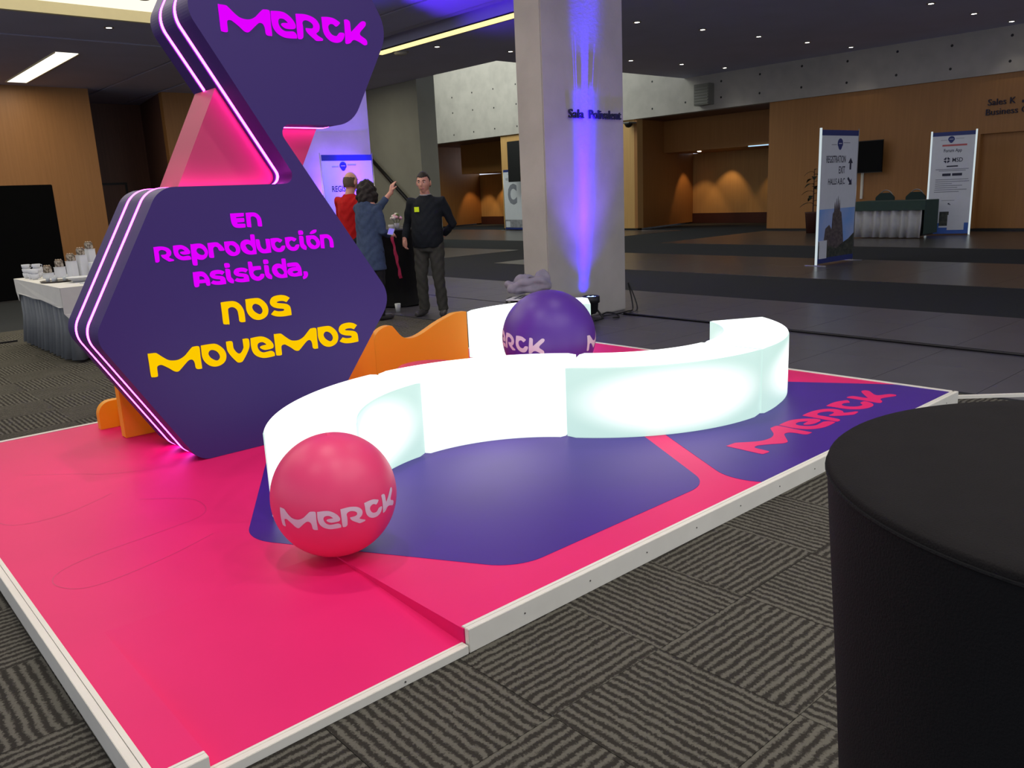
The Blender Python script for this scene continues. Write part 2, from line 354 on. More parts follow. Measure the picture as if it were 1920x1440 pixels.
# ---------------------------------------------------------------- lettering of the stand
G={'M':[[(0.0,0.975),(0.046,0.995),(0.281,0.986),(0.361,0.939),(0.534,0.775),(0.733,0.616),(0.924,0.556),(1.148,0.558),(1.388,0.668),(1.597,0.865),(1.727,0.983),(1.798,1.0),(1.958,0.998),(2.017,0.914),(2.008,0.495),(2.013,0.06),(1.968,0.02),(1.83,0.028),(1.77,0.102),(1.759,0.28),(1.72,0.415),(1.636,0.476),(1.519,0.46),(1.366,0.336),(1.134,0.121),(1.036,0.069),(0.907,0.103),(0.728,0.262),(0.528,0.411),(0.426,0.463),(0.315,0.448),(0.264,0.366),(0.256,0.06),(0.208,0.0),(0.058,0.012),(0.003,0.083),(0.001,0.604)]],'o':[[(0.003,0.968,1),(0.041,0.997),(0.427,1.0),(0.635,0.963),(0.828,0.803),(0.949,0.618),(0.988,0.398),(0.916,0.172),(0.73,0.036),(0.486,0.0),(0.26,0.082),(0.076,0.29),(0.001,0.514),(0.0,0.771)],[(0.262,0.635),(0.333,0.729),(0.452,0.738),(0.618,0.648),(0.716,0.49),(0.722,0.347),(0.638,0.254),(0.521,0.267),(0.348,0.397),(0.271,0.528)]],'v':[[(0.002,0.975),(0.029,0.995),(0.2,0.993),(0.264,0.923),(0.271,0.681),(0.359,0.497),(0.47,0.394),(0.585,0.412),(0.707,0.588),(0.722,0.707),(0.718,0.975),(0.746,1.0),(0.933,0.991),(0.983,0.886),(0.963,0.62),(0.828,0.348),(0.629,0.063),(0.546,0.003),(0.421,0.0),(0.341,0.062),(0.141,0.339),(0.024,0.575),(0.0,0.772)]],'e':[[(0.014,0.98,1),(0.335,1.0),(0.558,0.971),(0.755,0.86),(0.893,0.726),(0.982,0.57),(0.988,0.455),(0.932,0.384),(0.736,0.358),(0.564,0.368),(0.439,0.438),(0.39,0.507),(0.453,0.562),(0.694,0.584,1),(0.635,0.653),(0.529,0.724),(0.398,0.736),(0.298,0.685),(0.267,0.585),(0.29,0.457),(0.37,0.334),(0.513,0.256),(0.666,0.258),(0.861,0.271),(0.97,0.206),(1.007,0.109),(0.997,0.017,1),(0.791,0.0),(0.504,0.009),(0.284,0.089),(0.129,0.215),(0.037,0.385),(0.0,0.624)]],'R':[[(0.002,0.98,1),(0.366,1.0),(0.645,0.951),(0.86,0.843),(0.985,0.665),(0.989,0.509),(0.934,0.383),(0.809,0.285,1),(0.894,0.206),(1.091,0.1),(1.083,0.026,1),(0.83,0.0),(0.713,0.069),(0.486,0.248),(0.397,0.37),(0.387,0.463,1),(0.633,0.468),(0.722,0.528),(0.714,0.64),(0.601,0.732),(0.442,0.777),(0.306,0.738),(0.249,0.648),(0.259,0.495),(0.24,0.15),(0.21,0.061),(0.143,0.008),(0.032,0.012),(0.002,0.095),(0.0,0.437),(0.003,0.726)]],'c':[[(0.0,0.978,1),(0.274,1.0),(0.516,0.979),(0.692,0.903),(0.808,0.83),(0.77,0.759),(0.667,0.668),(0.606,0.667),(0.51,0.734),(0.409,0.742),(0.302,0.69),(0.255,0.593),(0.286,0.445),(0.384,0.318),(0.522,0.266),(0.627,0.28),(0.695,0.345),(0.776,0.423),(0.953,0.427,1),(0.977,0.352),(0.919,0.193),(0.79,0.055),(0.597,0.0),(0.374,0.03),(0.183,0.149),(0.06,0.324),(0.012,0.537),(0.008,0.771)]],'K':[[(0.014,0.967,1),(0.092,0.989),(0.198,0.967),(0.266,0.885),(0.274,0.638),(0.291,0.488,1),(0.425,0.616),(0.767,0.933),(0.907,1.0),(1.015,0.957),(1.003,0.83),(0.877,0.693),(0.727,0.536),(0.715,0.409),(0.926,0.283),(1.018,0.182),(1.015,0.046,1),(0.899,0.009),(0.706,0.102),(0.513,0.177),(0.404,0.186),(0.311,0.142),(0.213,0.045),(0.099,0.0),(0.003,0.019),(0.0,0.206),(0.013,0.65)]],'s':[[(0.955,0.819,1),(0.78,0.644,1),(0.63,0.712),(0.444,0.73),(0.317,0.702),(0.344,0.657),(0.496,0.621),(0.771,0.554),(0.917,0.436),(0.956,0.264),(0.96,0.013,1),(0.588,0.0),(0.279,0.034),(0.101,0.102),(0.0,0.173,1),(0.171,0.331,1),(0.365,0.263),(0.583,0.25),(0.65,0.295),(0.593,0.351),(0.319,0.413),(0.112,0.512),(0.007,0.677),(0.057,0.861),(0.222,0.974),(0.534,1.0),(0.778,0.939)]],'n':[[(0.0,0.983,1),(0.059,0.996),(0.379,1.0),(0.609,0.967),(0.799,0.831),(0.923,0.629),(0.972,0.422),(0.976,0.046),(0.935,0.0),(0.786,0.009),(0.72,0.081),(0.716,0.283),(0.689,0.544),(0.574,0.687),(0.433,0.733),(0.312,0.705),(0.264,0.598),(0.256,0.03),(0.194,0.001),(0.05,0.015),(0.001,0.093),(0.002,0.546)]],'p':[[(0.021,0.961),(0.089,0.987),(0.577,1.0),(0.822,0.87),(1.001,0.599),(1.033,0.339),(0.917,0.089),(0.7,-0.054),(0.471,-0.051),(0.301,0.028,1),(0.285,-0.341),(0.228,-0.4),(0.067,-0.386),(0.004,-0.251),(0.0,0.325)],[(0.323,0.555),(0.388,0.678),(0.539,0.708),(0.724,0.621),(0.845,0.418),(0.81,0.276),(0.673,0.239),(0.485,0.302),(0.356,0.441)]],'r':[[(0.0,0.946),(0.07,0.988),(0.557,1.0),(0.767,0.859),(0.938,0.657),(1.013,0.477),(0.973,0.416),(0.743,0.418),(0.672,0.503),(0.609,0.65),(0.472,0.723),(0.353,0.685),(0.296,0.548),(0.3,0.075),(0.248,0.0),(0.071,0.015),(0.004,0.115),(0.007,0.507)]],'d':[[(0.743,1.293),(0.788,1.35),(0.961,1.336),(1.01,1.182),(1.021,0.0,1),(0.553,0.003),(0.259,0.129),(0.073,0.342),(0.0,0.633),(0.078,0.873),(0.286,1.014),(0.519,1.029),(0.738,0.921,1)],[(0.334,0.602),(0.363,0.688),(0.521,0.72),(0.703,0.621),(0.827,0.413),(0.799,0.273),(0.64,0.245),(0.442,0.378)]],'u':[[(0.004,0.961),(0.07,1.0),(0.211,0.97),(0.248,0.826),(0.27,0.553),(0.374,0.359),(0.546,0.271),(0.662,0.32),(0.697,0.454),(0.681,0.931),(0.723,0.979),(0.923,0.956),(0.965,0.844),(0.967,0.022,1),(0.514,0.0),(0.267,0.078),(0.075,0.296),(0.0,0.573)]],'i':[[(0.013,0.959),(0.081,1.02),(0.259,0.979),(0.303,0.83),(0.303,0.465),(0.39,0.331),(0.469,0.196),(0.439,0.033),(0.394,0.0),(0.217,0.069),(0.072,0.226),(0.016,0.449)],[(0.0,1.377),(0.243,1.38),(0.318,1.248),(0.285,1.105),(0.169,1.087),(0.009,1.104)]],'´':[[(0.0,1.125,1),(0.08,1.247),(0.296,1.372),(0.499,1.38,1),(0.493,1.241),(0.337,1.132),(0.084,1.08)]],'a':[[(0.033,0.953),(0.119,1.0),(0.663,0.997),(0.851,0.863),(0.984,0.592),(1.012,0.293),(1.022,0.024,1),(0.509,0.0),(0.193,0.075),(0.031,0.238),(0.0,0.425),(0.112,0.598),(0.383,0.672),(0.668,0.683,1),(0.591,0.72),(0.088,0.736),(0.03,0.825)],[(0.349,0.374),(0.555,0.41),(0.773,0.352),(0.702,0.266),(0.494,0.231),(0.36,0.299)]],'t':[[(0.0,1.303),(0.061,1.35),(0.206,1.338),(0.262,1.194),(0.268,1.003,1),(0.756,0.995),(0.819,0.902),(0.821,0.762),(0.743,0.734),(0.426,0.728),(0.286,0.637),(0.287,0.498),(0.414,0.329),(0.612,0.274),(0.736,0.367),(0.781,0.433),(0.913,0.438),(1.002,0.394,1),(0.958,0.188),(0.712,0.019),(0.449,0.0),(0.172,0.161),(0.038,0.418),(0.007,0.767)]],'A':[[(0.014,0.945),(0.071,0.994),(0.537,1.0),(0.774,0.852),(0.947,0.54),(0.984,0.326),(0.981,0.072),(0.901,0.017),(0.776,0.051),(0.734,0.225,1),(0.309,0.235,1),(0.277,0.062),(0.15,0.0),(0.029,0.046),(0.0,0.301)],[(0.359,0.683,1),(0.496,0.69),(0.654,0.591),(0.701,0.46,1),(0.352,0.466,1)]],',':[[(0.081,0.281),(0.142,0.3),(0.299,0.278),(0.366,0.164),(0.354,-0.014),(0.228,-0.181),(0.021,-0.25,1),(0.0,-0.087),(0.079,0.013)]],'E':[[(0,1,1),(0.8,1),(0.85,0.95),(0.84,0.8),(0.78,0.76),(0.33,0.73,1),(0.33,0.66,1),(0.78,0.66),(0.84,0.6),(0.84,0.45),(0.78,0.38),(0.35,0.36,1),(0.38,0.29,1),(0.82,0.26),(0.88,0.2),(0.87,0.05),(0.82,0),(0.4,0),(0.15,0.1),(0.03,0.35),(0,0.7)]]}
def glyph_loops(ch):
    out = []
    for l in G[ch]:
        n = len(l); pts = []
        for i in range(n):
            p1 = l[i]; p2 = l[(i + 1) % n]; p0 = l[i - 1]; p3 = l[(i + 2) % n]
            if len(p1) > 2: p0 = p1
            if len(p2) > 2: p3 = p2
            for s in range(4):
                t = s / 4
                pts.append(tuple(.5 * (2 * p1[k] + (p2[k] - p0[k]) * t + (2 * p0[k] - 5 * p1[k] + 4 * p2[k] - p3[k]) * t * t + (3 * p1[k] - p0[k] - 3 * p2[k] + p3[k]) * t ** 3) for k in (0, 1)))
        out.append(pts)
    return out
GC = {}
def glyph(ch, k=.5):
    if ch not in GC:
        me = curve_mesh(glyph_loops(ch), .5)
        GC[ch] = ([v.co.copy() for v in me.vertices], [list(p.vertices) for p in me.polygons])
    return GC[ch]
GW = {ch: max(p[0] for l in G[ch] for p in l) for ch in G}
def layout(word, gap=.1):
    x = 0; out = []
    for i, ch in enumerate(word):
        if ch == '´': out.append((ch, x - GW['o'] - gap + .32)); continue
        out.append((ch, x)); x += GW[ch] + gap
    return out, x - gap
def lit_word(word, x0, x1, z0, xh, m, parent, y, depth=.006, gap=.1, fn=None, name='letter', tall=1):
    lay, W = layout(word, gap); s = (x1 - x0) / W
    for ch, ox in lay:
        vs, fs = glyph(ch)
        me = bpy.data.meshes.new(name)
        f = fn or (lambda u, v, h: (u, y - depth * h, v))
        me.from_pydata([f(x0 + (ox + v.x) * s, z0 + v.y * xh * tall, v.z + .5) for v in vs], [], fs)
        link(name, me, m, parent)

# ================================================================ SETTING: floor
floor = S('floor', -9, 36, -6, 46, -.06, -.006, DARK)
def inview(x, y, z=0, mrg=.12):
    v = RW.transposed() @ (Vector((x, y, z)) - Vector((0, 0, 1.45)))
    if v.z > -.1: return False
    u = v.x / -v.z * 1532.9 / 960; t = v.y / -v.z * 1532.9 / 720
    return abs(u) < 1 + mrg and abs(t) < 1 + mrg
TS = .488
cells = []
for i in range(-10, 10):
    for j in range(-4, 23):
        cx = 1.41 + TS * (i + .5); cy = 1.0 + TS * (j + .5)
        if cx > 5.85 or cy > 12.2: continue
        if .7 < cx < 5.3 and 2.2 < cy < 5.55: continue
        cells.append((cx * cx + cy * cy + (0 if inview(cx, cy, mrg=.1) else 1e4), cx, cy, (i + j) % 2))
cells.sort()
def tile_mesh(sx, sy, th, bev):
    bm = bmesh.new(); abox(bm, -sx / 2, sx / 2, -sy / 2, sy / 2, -th, 0)
    top = [f for f in bm.faces if f.normal.z > .5]
    bmesh.ops.inset_region(bm, faces=top, thickness=bev, depth=0)
    for v in bm.verts:
        if v.co.z > -1e-5 and (abs(abs(v.co.x) - sx / 2) < 1e-5 or abs(abs(v.co.y) - sy / 2) < 1e-5): v.co.z -= bev
    me = bpy.data.meshes.new('tile'); bm.to_mesh(me); bm.free(); return me
ctm = tile_mesh(TS - .0015, TS - .0015, .006, .0008); ctm.materials.append(CARPET)
bmr = bmesh.new()
for n_, (_, cx, cy, k) in enumerate(cells):
    if n_ < 300:
        o = bpy.data.objects.new('carpet_tile', ctm); C.objects.link(o); o.parent = floor
        o.location = (cx, cy, 0); o.rotation_euler = (0, 0, PI / 2 if k else 0)
    else:
        abox(bmr, cx - TS / 2 + .002, cx + TS / 2 - .002, cy - TS / 2 + .002, cy + TS / 2 - .002, -.006, 0)
if len(bmr.verts):
    o = fin('carpet_tiles', bmr, CARPET, floor); o['kind'] = 'stuff'
# polished stone tiles in bands
def stone_band(x0, x1, y0, y1, nx, sy, m, cap):
    sx = (x1 - x0) / nx; me = tile_mesh(sx - .004, sy - .004, .006, .001); me.materials.append(m)
    ny = int(round((y1 - y0) / sy))
    for i in range(nx):
        for j in range(ny):
            x = x0 + sx * (i + .5); y = y0 + sy * (j + .5)
            if not inview(x, y, mrg=.55): continue
            o = bpy.data.objects.new('stone_tile', me); C.objects.link(o); o.parent = floor; o.location = (x, y, 0)
stone_band(5.86, 7.36, -1, 13.6, 2, .73, STONE, 0)
stone_band(7.40, 9.25, -1, 13.6, 2, .73, STONE, 0)
stone_band(11.66, 14.75, 1, 13.65, 2, 1.405, STONEB, 0)
stone_band(17.6, 23.0, 3, 13.8, 3, 2.16, STONEB, 0)
stone_band(11.8, 14.7, 16.1, 24, 2, 1.6, STONEB, 0)
stone_band(17.6, 23.0, 17.0, 33, 3, 2.0, STONEB, 0)

# ================================================================ SETTING: ceiling
CZ = 4.82
ceiling = empty('ceiling'); ceiling['kind'] = 'structure'
def CP(name, x0, x1, y0, y1, z0=CZ, z1=CZ + .28, m=CEIL): return box(name, x0, x1, y0, y1, z0, z1, m, ceiling)
# coffer hole  x -2..7  y 8..16.55 ; slots stay open between panels
CP('ceiling_panel', -9, -2, -6, 18.53); CP('ceiling_panel', -2, 7.0, -6, 8.0)
CP('ceiling_panel', 7.0, 9.31, -6, 18.53); CP('ceiling_panel', -2, 7.0, 16.55, 18.53)
CP('ceiling_panel', -9, 7.76, 18.69, 30); CP('ceiling_panel', 7.84, 9.31, 18.69, 30)
CP('ceiling_panel', 9.40, 10.4, -6, 30); CP('ceiling_panel', 10.4, 14.9, -6, 9); CP('ceiling_panel', 11.3, 14.9, 9, 30)
CP('ceiling_panel', 14.9, 23, -6, 16.9)
CP('ceiling_void_cap', -9, 30, -6, 46, 9.0, 9.2)
CP('ceiling_backing', -9, 14.9, -6, 30, 5.35, 5.4, BLACK)
# soft stepped tray beside the light strip
bm = bmesh.new()
prism(bm, [(10.4, CZ), (10.4, CZ + .3), (11.3, CZ + .3), (11.3, CZ + .22), (11.15, CZ + .22), (10.75, CZ + .05), (10.62, CZ + .05)], lambda u, v, h: (u, h, v), 9, 30)
fin('ceiling_tray', bm, CEIL, ceiling)
CREAM = mat('cream_plaster', srgb(235, 222, 180), .8, noise=.03)
tr = empty('trim_1'); tr['kind'] = 'structure'
box('cove_side', -2, 7.0, 16.45, 16.55, CZ + .0, CZ + .25, CREAM, tr); box('cove_side', -2, 7.0, 8.0, 8.1, CZ, CZ + .25, CREAM, tr)
box('cove_side', 6.9, 7.0, 8.1, 16.45, CZ, CZ + .25, CREAM, tr); box('cove_side', -2, -1.9, 8.1, 16.45, CZ, CZ + .25, CREAM, tr)
lum = box('luminous_ceiling_panel', -1.9, 6.9, 8.1, 16.45, CZ + .19, CZ + .22, glow('cove_glow', (1, .93, .72, 1), 1.25))
tag(lum, 'large luminous cream panel set in the ceiling coffer at upper left', 'ceiling light')
for i, (x, y) in enumerate([(4.19, 15.56), (4.85, 15.39), (5.56, 15.35), (3.5, 15.6), (6.2, 15.3)]):
    bm = bmesh.new(); lathe(bm, [(.05, 0), (.09, -.015), (.095, .03)], 20)
    o = fin('recessed_spotlight', bm, mat('brass_grey', srgb(110, 100, 70), .5, noise=.1), None, (x, y, CZ + .16), smooth=True)
    tag(o, 'small dark round spotlight in the luminous coffer panel, ' + ['second from the left in view', 'in the middle of those in view', 'nearest the sign of those in view', 'at the picture edge', 'hidden beside the sign edge'][i], 'spotlight', 'dark spotlights in the luminous coffer')
st = empty('strip_luminaire', (11.54, 10.5, CZ), label='long yellow light strip set in the ceiling beside the pillar top', cat='ceiling light')
box('diffuser', -.18, .18, -7, 6.9, -.012, 0.0, glow('strip_glow', (1, .83, .38, 1), 1.3), st)
box('frame', -.2, -.18, -7, 6.9, -.02, 0, BLACK, st); box('frame', .18, .2, -7, 6.9, -.02, 0, BLACK, st)
pl = empty('panel_luminaire', (5.53, 22.6, CZ), label='bright rectangular panel light in the ceiling over the left wood wall', cat='ceiling light')
box('diffuser', -.225, .225, -2.4, 2.4, -.012, 0, glow('panel_glow', (1, .93, .78, 1), 1.6), pl)
box('frame', -.25, -.225, -2.4, 2.4, -.02, 0, CREAM, pl); box('frame', .225, .25, -2.4, 2.4, -.02, 0, CREAM, pl)
# downlights
dl0 = None
DL = [(14.31, 11.75), (16.32, 11.54), (18.34, 11.38), (20.29, 11.21), (22.17, 11.0), (18.26, 15.22), (20.21, 14.99), (22.1, 14.83), (18.35, 7.47), (20.4, 7.38), (22.3, 7.24), (12.26, 15.95), (14.26, 15.65), (5.5, 17.17)]
wn = ['nearest the pillar', 'second from the pillar', 'third from the pillar', 'fourth from the pillar', 'farthest right']
DLL = ['in the front row beside the pillar top', 'in the front row, second from the pillar', 'in the front row, third from the pillar', 'in the front row, fourth from the pillar', 'in the front row, farthest from the pillar',
       'in the rear row beside the pillar', 'in the rear row, second from the pillar', 'in the rear row, above the vent box', 'at the top right, warm and highest in view', 'at the top right, second of three', 'at the top right edge of view',
       'just below the yellow light strip', 'left of the pillar under the light strip', 'below the luminous coffer panel at upper left']
for i, (x, y) in enumerate(DL):
    if dl0 is None:
        t = empty('ceiling_downlight'); bm = bmesh.new(); lathe(bm, [(.052, -.012), (.085, -.014), (.09, 0)], 24, cap=False); fin('ring', bm, METAL, t, smooth=True)
        bm = bmesh.new(); lathe(bm, [(.056, -.010), (.02, -.016), (.001, -.017)], 20); fin('lamp', bm, glow('downlight_glow', (1, .93, .8, 1), 9), t)
        dl0 = t
    else: t = copy_tree(dl0)
    t.location = (x, y, CZ)
    tag(t, 'small round white downlight ' + DLL[i], 'downlight', 'round downlights in the dark ceiling')
    d = bpy.data.lights.new('downlight_beam', 'SPOT'); d.energy = (9 if x > 22 else 14) if x > 10 else 20; d.spot_size = 1.7; d.spot_blend = .6; d.color = (1, .93, .82); d.shadow_soft_size = .05
    o = bpy.data.objects.new('downlight_beam', d); C.objects.link(o); o.location = (x, y, CZ - .04)
sp = empty('ceiling_speaker', (11.9, 16.9, CZ), label='round pale dome fitting on the ceiling under the end of the light strip', cat='ceiling speaker')
bm = bmesh.new(); lathe(bm, [(.16, 0), (.155, -.04), (.12, -.07), (.05, -.085), (.002, -.087)], 24); fin('dome', bm, CONC, sp, smooth=True)
bm = bmesh.new(); lathe(bm, [(.2, 0), (.2, -.012), (.15, -.014)], 24); fin('mounting_ring', bm, CONC, sp)

# ================================================================ SETTING: walls
XW = 23.0
wr = empty('wall_right'); wr['kind'] = 'structure'
ZB = 3.76
box('wood_wall', XW, XW + .3, 7.95, 13.85, .05, ZB, WOOD, wr)
box('wood_wall', XW, XW + .3, -6, 7.95, 2.38, ZB, WOOD, wr); box('wood_wall', XW + .15, XW + .4, -6, 7.95, .05, 2.38, WOOD, wr)
box('wood_wall', XW, XW + .3, 18.93, 26.07, .05, ZB, WOODL, wr)
def slab(name, a, b, z0, z1, th, m, par):
    a = Vector(a); b = Vector(b); d = (b - a).normalized(); n = Vector((-d.y, d.x)) * th
    bm = bmesh.new(); prism(bm, [a, b, b + n, a + n], XY, z0, z1); return fin(name, bm, m, par)
# niche 1
slab('niche_side', (23.0, 18.93), (27.5, 19.84), .05, ZB, .12, WOOD, wr)
slab('niche_side', (27.5, 13.2), (23.3, 13.85), .05, ZB, -.1, WOOD, wr)
box('niche_back', 27.5, 27.7, 12.5, 20.5, .38, 2.65, WOODL, wr); box('niche_skirting', 27.46, 27.7, 12.5, 20.5, 0, .38, BROWN, wr)
box('niche_header', 25.0, 27.6, 13.3, 19.6, 2.65, ZB, WOOD, wr)
box('niche_ceiling', 23.3, 27.7, 12.5, 34, ZB, ZB + .1, WOODD, wr)
# niche 2
slab('niche_side', (23.0, 32.0), (27.5, 32.9), .05, ZB, .12, WOOD, wr)
box('niche_back', 27.5, 27.7, 26.0, 33.3, .38, 2.45, WOODL, wr); box('niche_skirting', 27.46, 27.7, 26, 33.3, 0, .38, BROWN, wr)
box('niche_header', 25.0, 27.6, 26.0, 31.2, 2.45, ZB, WOOD, wr); slab('niche_side', (27.5, 25.5), (23.3, 26.07), .05, ZB, -.1, WOOD, wr)
box('wood_wall', XW, XW + .3, 32.0, 44, .05, ZB, WOOD, wr)
for a, b in ((-6, 13.85), (18.93, 26.07)): box('skirting', XW - .02, XW + .2, a, b, 0, .06, BLACK, wr)
beam = empty('trim_2'); beam['kind'] = 'structure'
box('concrete_beam', XW - .08, XW + .3, -6, 16.9, ZB, CZ, CONC, beam); box('concrete_beam', XW - .08, XW + .3, 16.9, 45, ZB, 9, CONC, beam)
bm = bmesh.new()
for y in [2 + 1.35 * k for k in range(30)]:
    for z in (4.05, 4.6) if y < 16.5 else (4.05, 4.9, 5.6):
        zz = z + random.uniform(-.04, .04)
        r = bmesh.ops.create_circle(bm, cap_ends=True, radius=.035, segments=8)
        for v in r['verts']: v.co = Vector((XW - .083, y + v.co.x, zz + v.co.y))
o = fin('tie_holes', bm, BLACK, beam); o['kind'] = 'stuff'
vb = empty('ventilation_box', (22.75, 16.04, 4.22), label='grey metal ventilation box on the concrete beam right of the pillar', cat='vent')
box('housing', -.12, .2, -.28, .28, -.32, .32, mat('grey_paint', srgb(120, 118, 110), .6, noise=.05), vb, bev=.01)
for k in range(7): box('louvre', -.135, -.11, -.25, .25, -.28 + k * .085, -.24 + k * .085, mat('grey_paint', 0), vb)
# wall with stair
ws = empty('wall_back'); ws['kind'] = 'structure'
box('concrete_wall', 14.95, 15.6, 20.56, 45, 0, 9, CONCG, ws)
# left wood wall
wl = empty('wall_left'); wl['kind'] = 'structure'
box('wood_wall', -9, 7.41, 25.65, 25.9, .05, CZ, WOOD, wl); box('wood_wall', 7.3, 7.41, 25.9, 29, .05, CZ, WOODD, wl)
box('wood_wall', 7.3, 12.0, 29, 29.2, .05, CZ, WOODD, wl); slab('wood_wall', (9.9, 29), (9.42, 25.75), .05, CZ, .1, WOODD, wl)
box('wood_wall', 9.42, 14.95, 25.65, 25.9, .05, CZ, WOOD, wl)
box('skirting', -9, 7.43, 25.6, 25.7, 0, .06, BLACK, wl)
dr = empty('door_1', (8.5, 28.98, 0)); dr['kind'] = 'structure'
box('door_leaf', -.55, .55, -.05, 0, 0, 2.3, WOODD, dr); box('door_frame', -.62, -.55, -.07, 0, 0, 2.37, BLACK, dr); box('door_frame', .55, .62, -.07, 0, 0, 2.37, BLACK, dr)
box('door_frame', -.55, .55, -.07, 0, 2.3, 2.37, BLACK, dr); bm = bmesh.new(); tube(bm, [(.42, -.1, 1.0), (.42, -.1, 1.16)], .012); fin('door_handle', bm, METAL, dr)
box('wall_right', 27.9, 28.0, 34, 45, 0, 9, CONC).name = 'wall_far'; bpy.data.objects['wall_far']['kind'] = 'structure'
S('wall_end', -9, 30, 45, 45.2, 0, 9.2, CONCG)
# handrail on stair wall
hr = empty('handrail', (14.9, 22, 0), label='dark diagonal handrail on the olive concrete wall behind the people', cat='handrail')
bm = bmesh.new(); tube(bm, [(-.12, 1.4, 3.0), (-.12, -1.3, 1.08)], (.05, .05) and .055, 8); fin('rail', bm, BLACK, hr, smooth=True)
for t in (.15, .5, .85):
    bm = bmesh.new(); y = 1.4 - 2.7 * t; z = 3.0 - 1.92 * t; tube(bm, [(-.12, y, z), (-.1, y, z - .08), (.05, y, z - .1)], .012, 6); fin('bracket', bm, BLACK, hr)
# LED line in niche
led = box('led_strip', 24.97, 25.02, 13.95, 15.8, 2.63, 2.66, glow('led_blue', (.45, .7, 1, 1), 1.2)); tag(led, 'thin bluish light line under the niche header right of the pillar', 'light')
dn = bmesh.new(); lathe(dn, [(.07, 0), (.06, -.02), (.002, -.022)], 14); o = fin('niche_spotlight', dn, glow('downlight_glow', 0, 0), None, (25.6, 18.2, 2.645)); tag(o, 'tiny round spotlight under the header of the right-hand niche', 'spotlight')
for (x, y, tx, ty, p) in [(26.6, 19.0, 26.9, 19.4, 60), (26.8, 18.0, 27.3, 18.2, 60), (26.8, 16.0, 27.3, 16.0, 40), (26.8, 14.2, 27.3, 14.2, 40)]:
    spot_light('niche_beam', (x, y, 2.6), (tx, ty, 0), p, 75, (1, .62, .3), .5)
for (x, y, tx, ty, p) in [(26.6, 31.9, 26.9, 32.4, 70), (26.8, 30.8, 27.3, 31, 70), (26.8, 28.5, 27.3, 28.5, 60)]:
    spot_light('niche_beam', (x, y, 2.4), (tx, ty, 0), p, 75, (1, .62, .3), .5)
# raised letters on the wood wall
wt = empty('wall_lettering', (XW, 7.4, 3), label='dark raised lettering Sales K and Business Centre on the wood wall at far right', cat='sign')
text('wording', 'Sales K', INK, wt, (-.01, .43, .04), (0, -1, 0), (0, 0, 1), height=.15, depth=.03, split=True)
text('wording', 'Business Ce', INK, wt, (-.01, .46, -.19), (0, -1, 0), (0, 0, 1), height=.15, depth=.03, split=True)
bm = bmesh.new(); prism(bm, [(-.32, .1), (-.42, .1), (-.42, .14), (-.52, .07), (-.42, .0), (-.42, .04), (-.32, .04)], YZ, -.03, 0); fin('arrow', bm, INK, wt)

# ================================================================ pillars
def pillar(name, x0, x1, y0, y1):
    bm = bmesh.new(); abox(bm, x0, x1, y0, y1, 0.0, CZ, .012); o = fin(name, bm, CONC); o['kind'] = 'structure'; return o
pillar('pillar_1', 6.40, 7.715, 6.549, 6.955)
pillar('pillar_2', 6.40, 7.715, 12.0, 12.41)
pt = empty('pillar_lettering', (6.76, 6.549, 2.23), label='dark raised lettering Sala Polivalent across the blue lit pillar', cat='sign')
for tx, xa in (('Sala', 0), ('Polivalent', .33)):
    text('wording', tx, INK, pt, (xa, -.02, 0), (1, 0, 0), (0, 0, 1), width=(.24 if tx == 'Sala' else .54), height=.095, depth=.02, bold=.01, split=True)
# uplight
def uplight(loc, label):
    u = empty('led_uplight', loc, .3, label, 'uplight', 'black uplights at the pillar feet')
    bm = bmesh.new(); lathe(bm, [(.05, .07), (.075, .1), (.082, .19), (.1, .2), (.1, .27), (.085, .275), (.083, .25)], 28, cap=False); fin('can', bm, BLACK, u, smooth=True)
    bm = bmesh.new(); lathe(bm, [(.083, .255), (.002, .258)], 24); fin('lens', bm, glow('led_lens', (.02, .02, 1, 1), 2.5), u)
    for k in range(7):
        bm = bmesh.new(); r = 0 if k == 0 else .05; a = k * PI / 3; lathe(bm, [(.014, .26), (.012, .266), (.001, .268)], 10, (r * math.cos(a), r * math.sin(a), 0)); fin('led', bm, glow('led_core', (.3, .45, 1, 1), 6), u)
    for s in (-1, 1):
        bm = bmesh.new(); tube(bm, [(s * .115, 0, .2), (s * .125, 0, .1), (s * .11, .09, .012), (s * .07, .12, .012)], (.011, .014, .012, .012), 6); fin('yoke', bm, BLACK, u)
        bm = bmesh.new(); tube(bm, [(s * .115, 0, .12), (s * .12, -.09, .012), (s * .06, -.11, .012)], .011, 6); fin('foot', bm, BLACK, u)
        bm = bmesh.new(); tube(bm, [(s * .095, 0, .2), (s * .14, 0, .2)], .018, 10); fin('knob', bm, BLACK, u)
    box('base_plate', -.1, .1, -.11, .13, 0.0, .012, BLACK, u)
    return u
uplight((6.88, 6.36, 0), 'black round uplight glowing blue at the foot of the large pillar')
BLU = (.022, .0, 1)
def beams(x, y, k, wd=1, dy=.16, wash=1):
    for xt, zt, cone, p in ((.015, .38, 62, 5), (.03, .54, 44, 18), (.04, .80, 30, 70), (.06, 1.2, 22, 420), (.09, 2.0, 14, 2600), (.12, 3.2, 10, 7000)):
        spot_light('uplight_beam', (x, y, .29), (x + xt, y + dy, zt), p * k, cone * wd, BLU, .75, .03)
    spot_light('blue_wash', (x, y - .12, .3), (x + .1, y + .45, 3.6), 170 * wash, 84, (.07, .012, 1), 1.0, .05)
beams(6.95, 6.40, 1.5, wash=.35)
spot_light('blue_wash', (6.95, 6.1, .3), (7.0, 6.75, 4.2), 200, 66, (.14, .04, 1), 1.0, .05)
uplight((6.95, 11.38, 0), 'black uplight hidden behind the people at the rear pillar foot')
beams(7.10, 11.56, 1.1, 1.7, .2, 2)
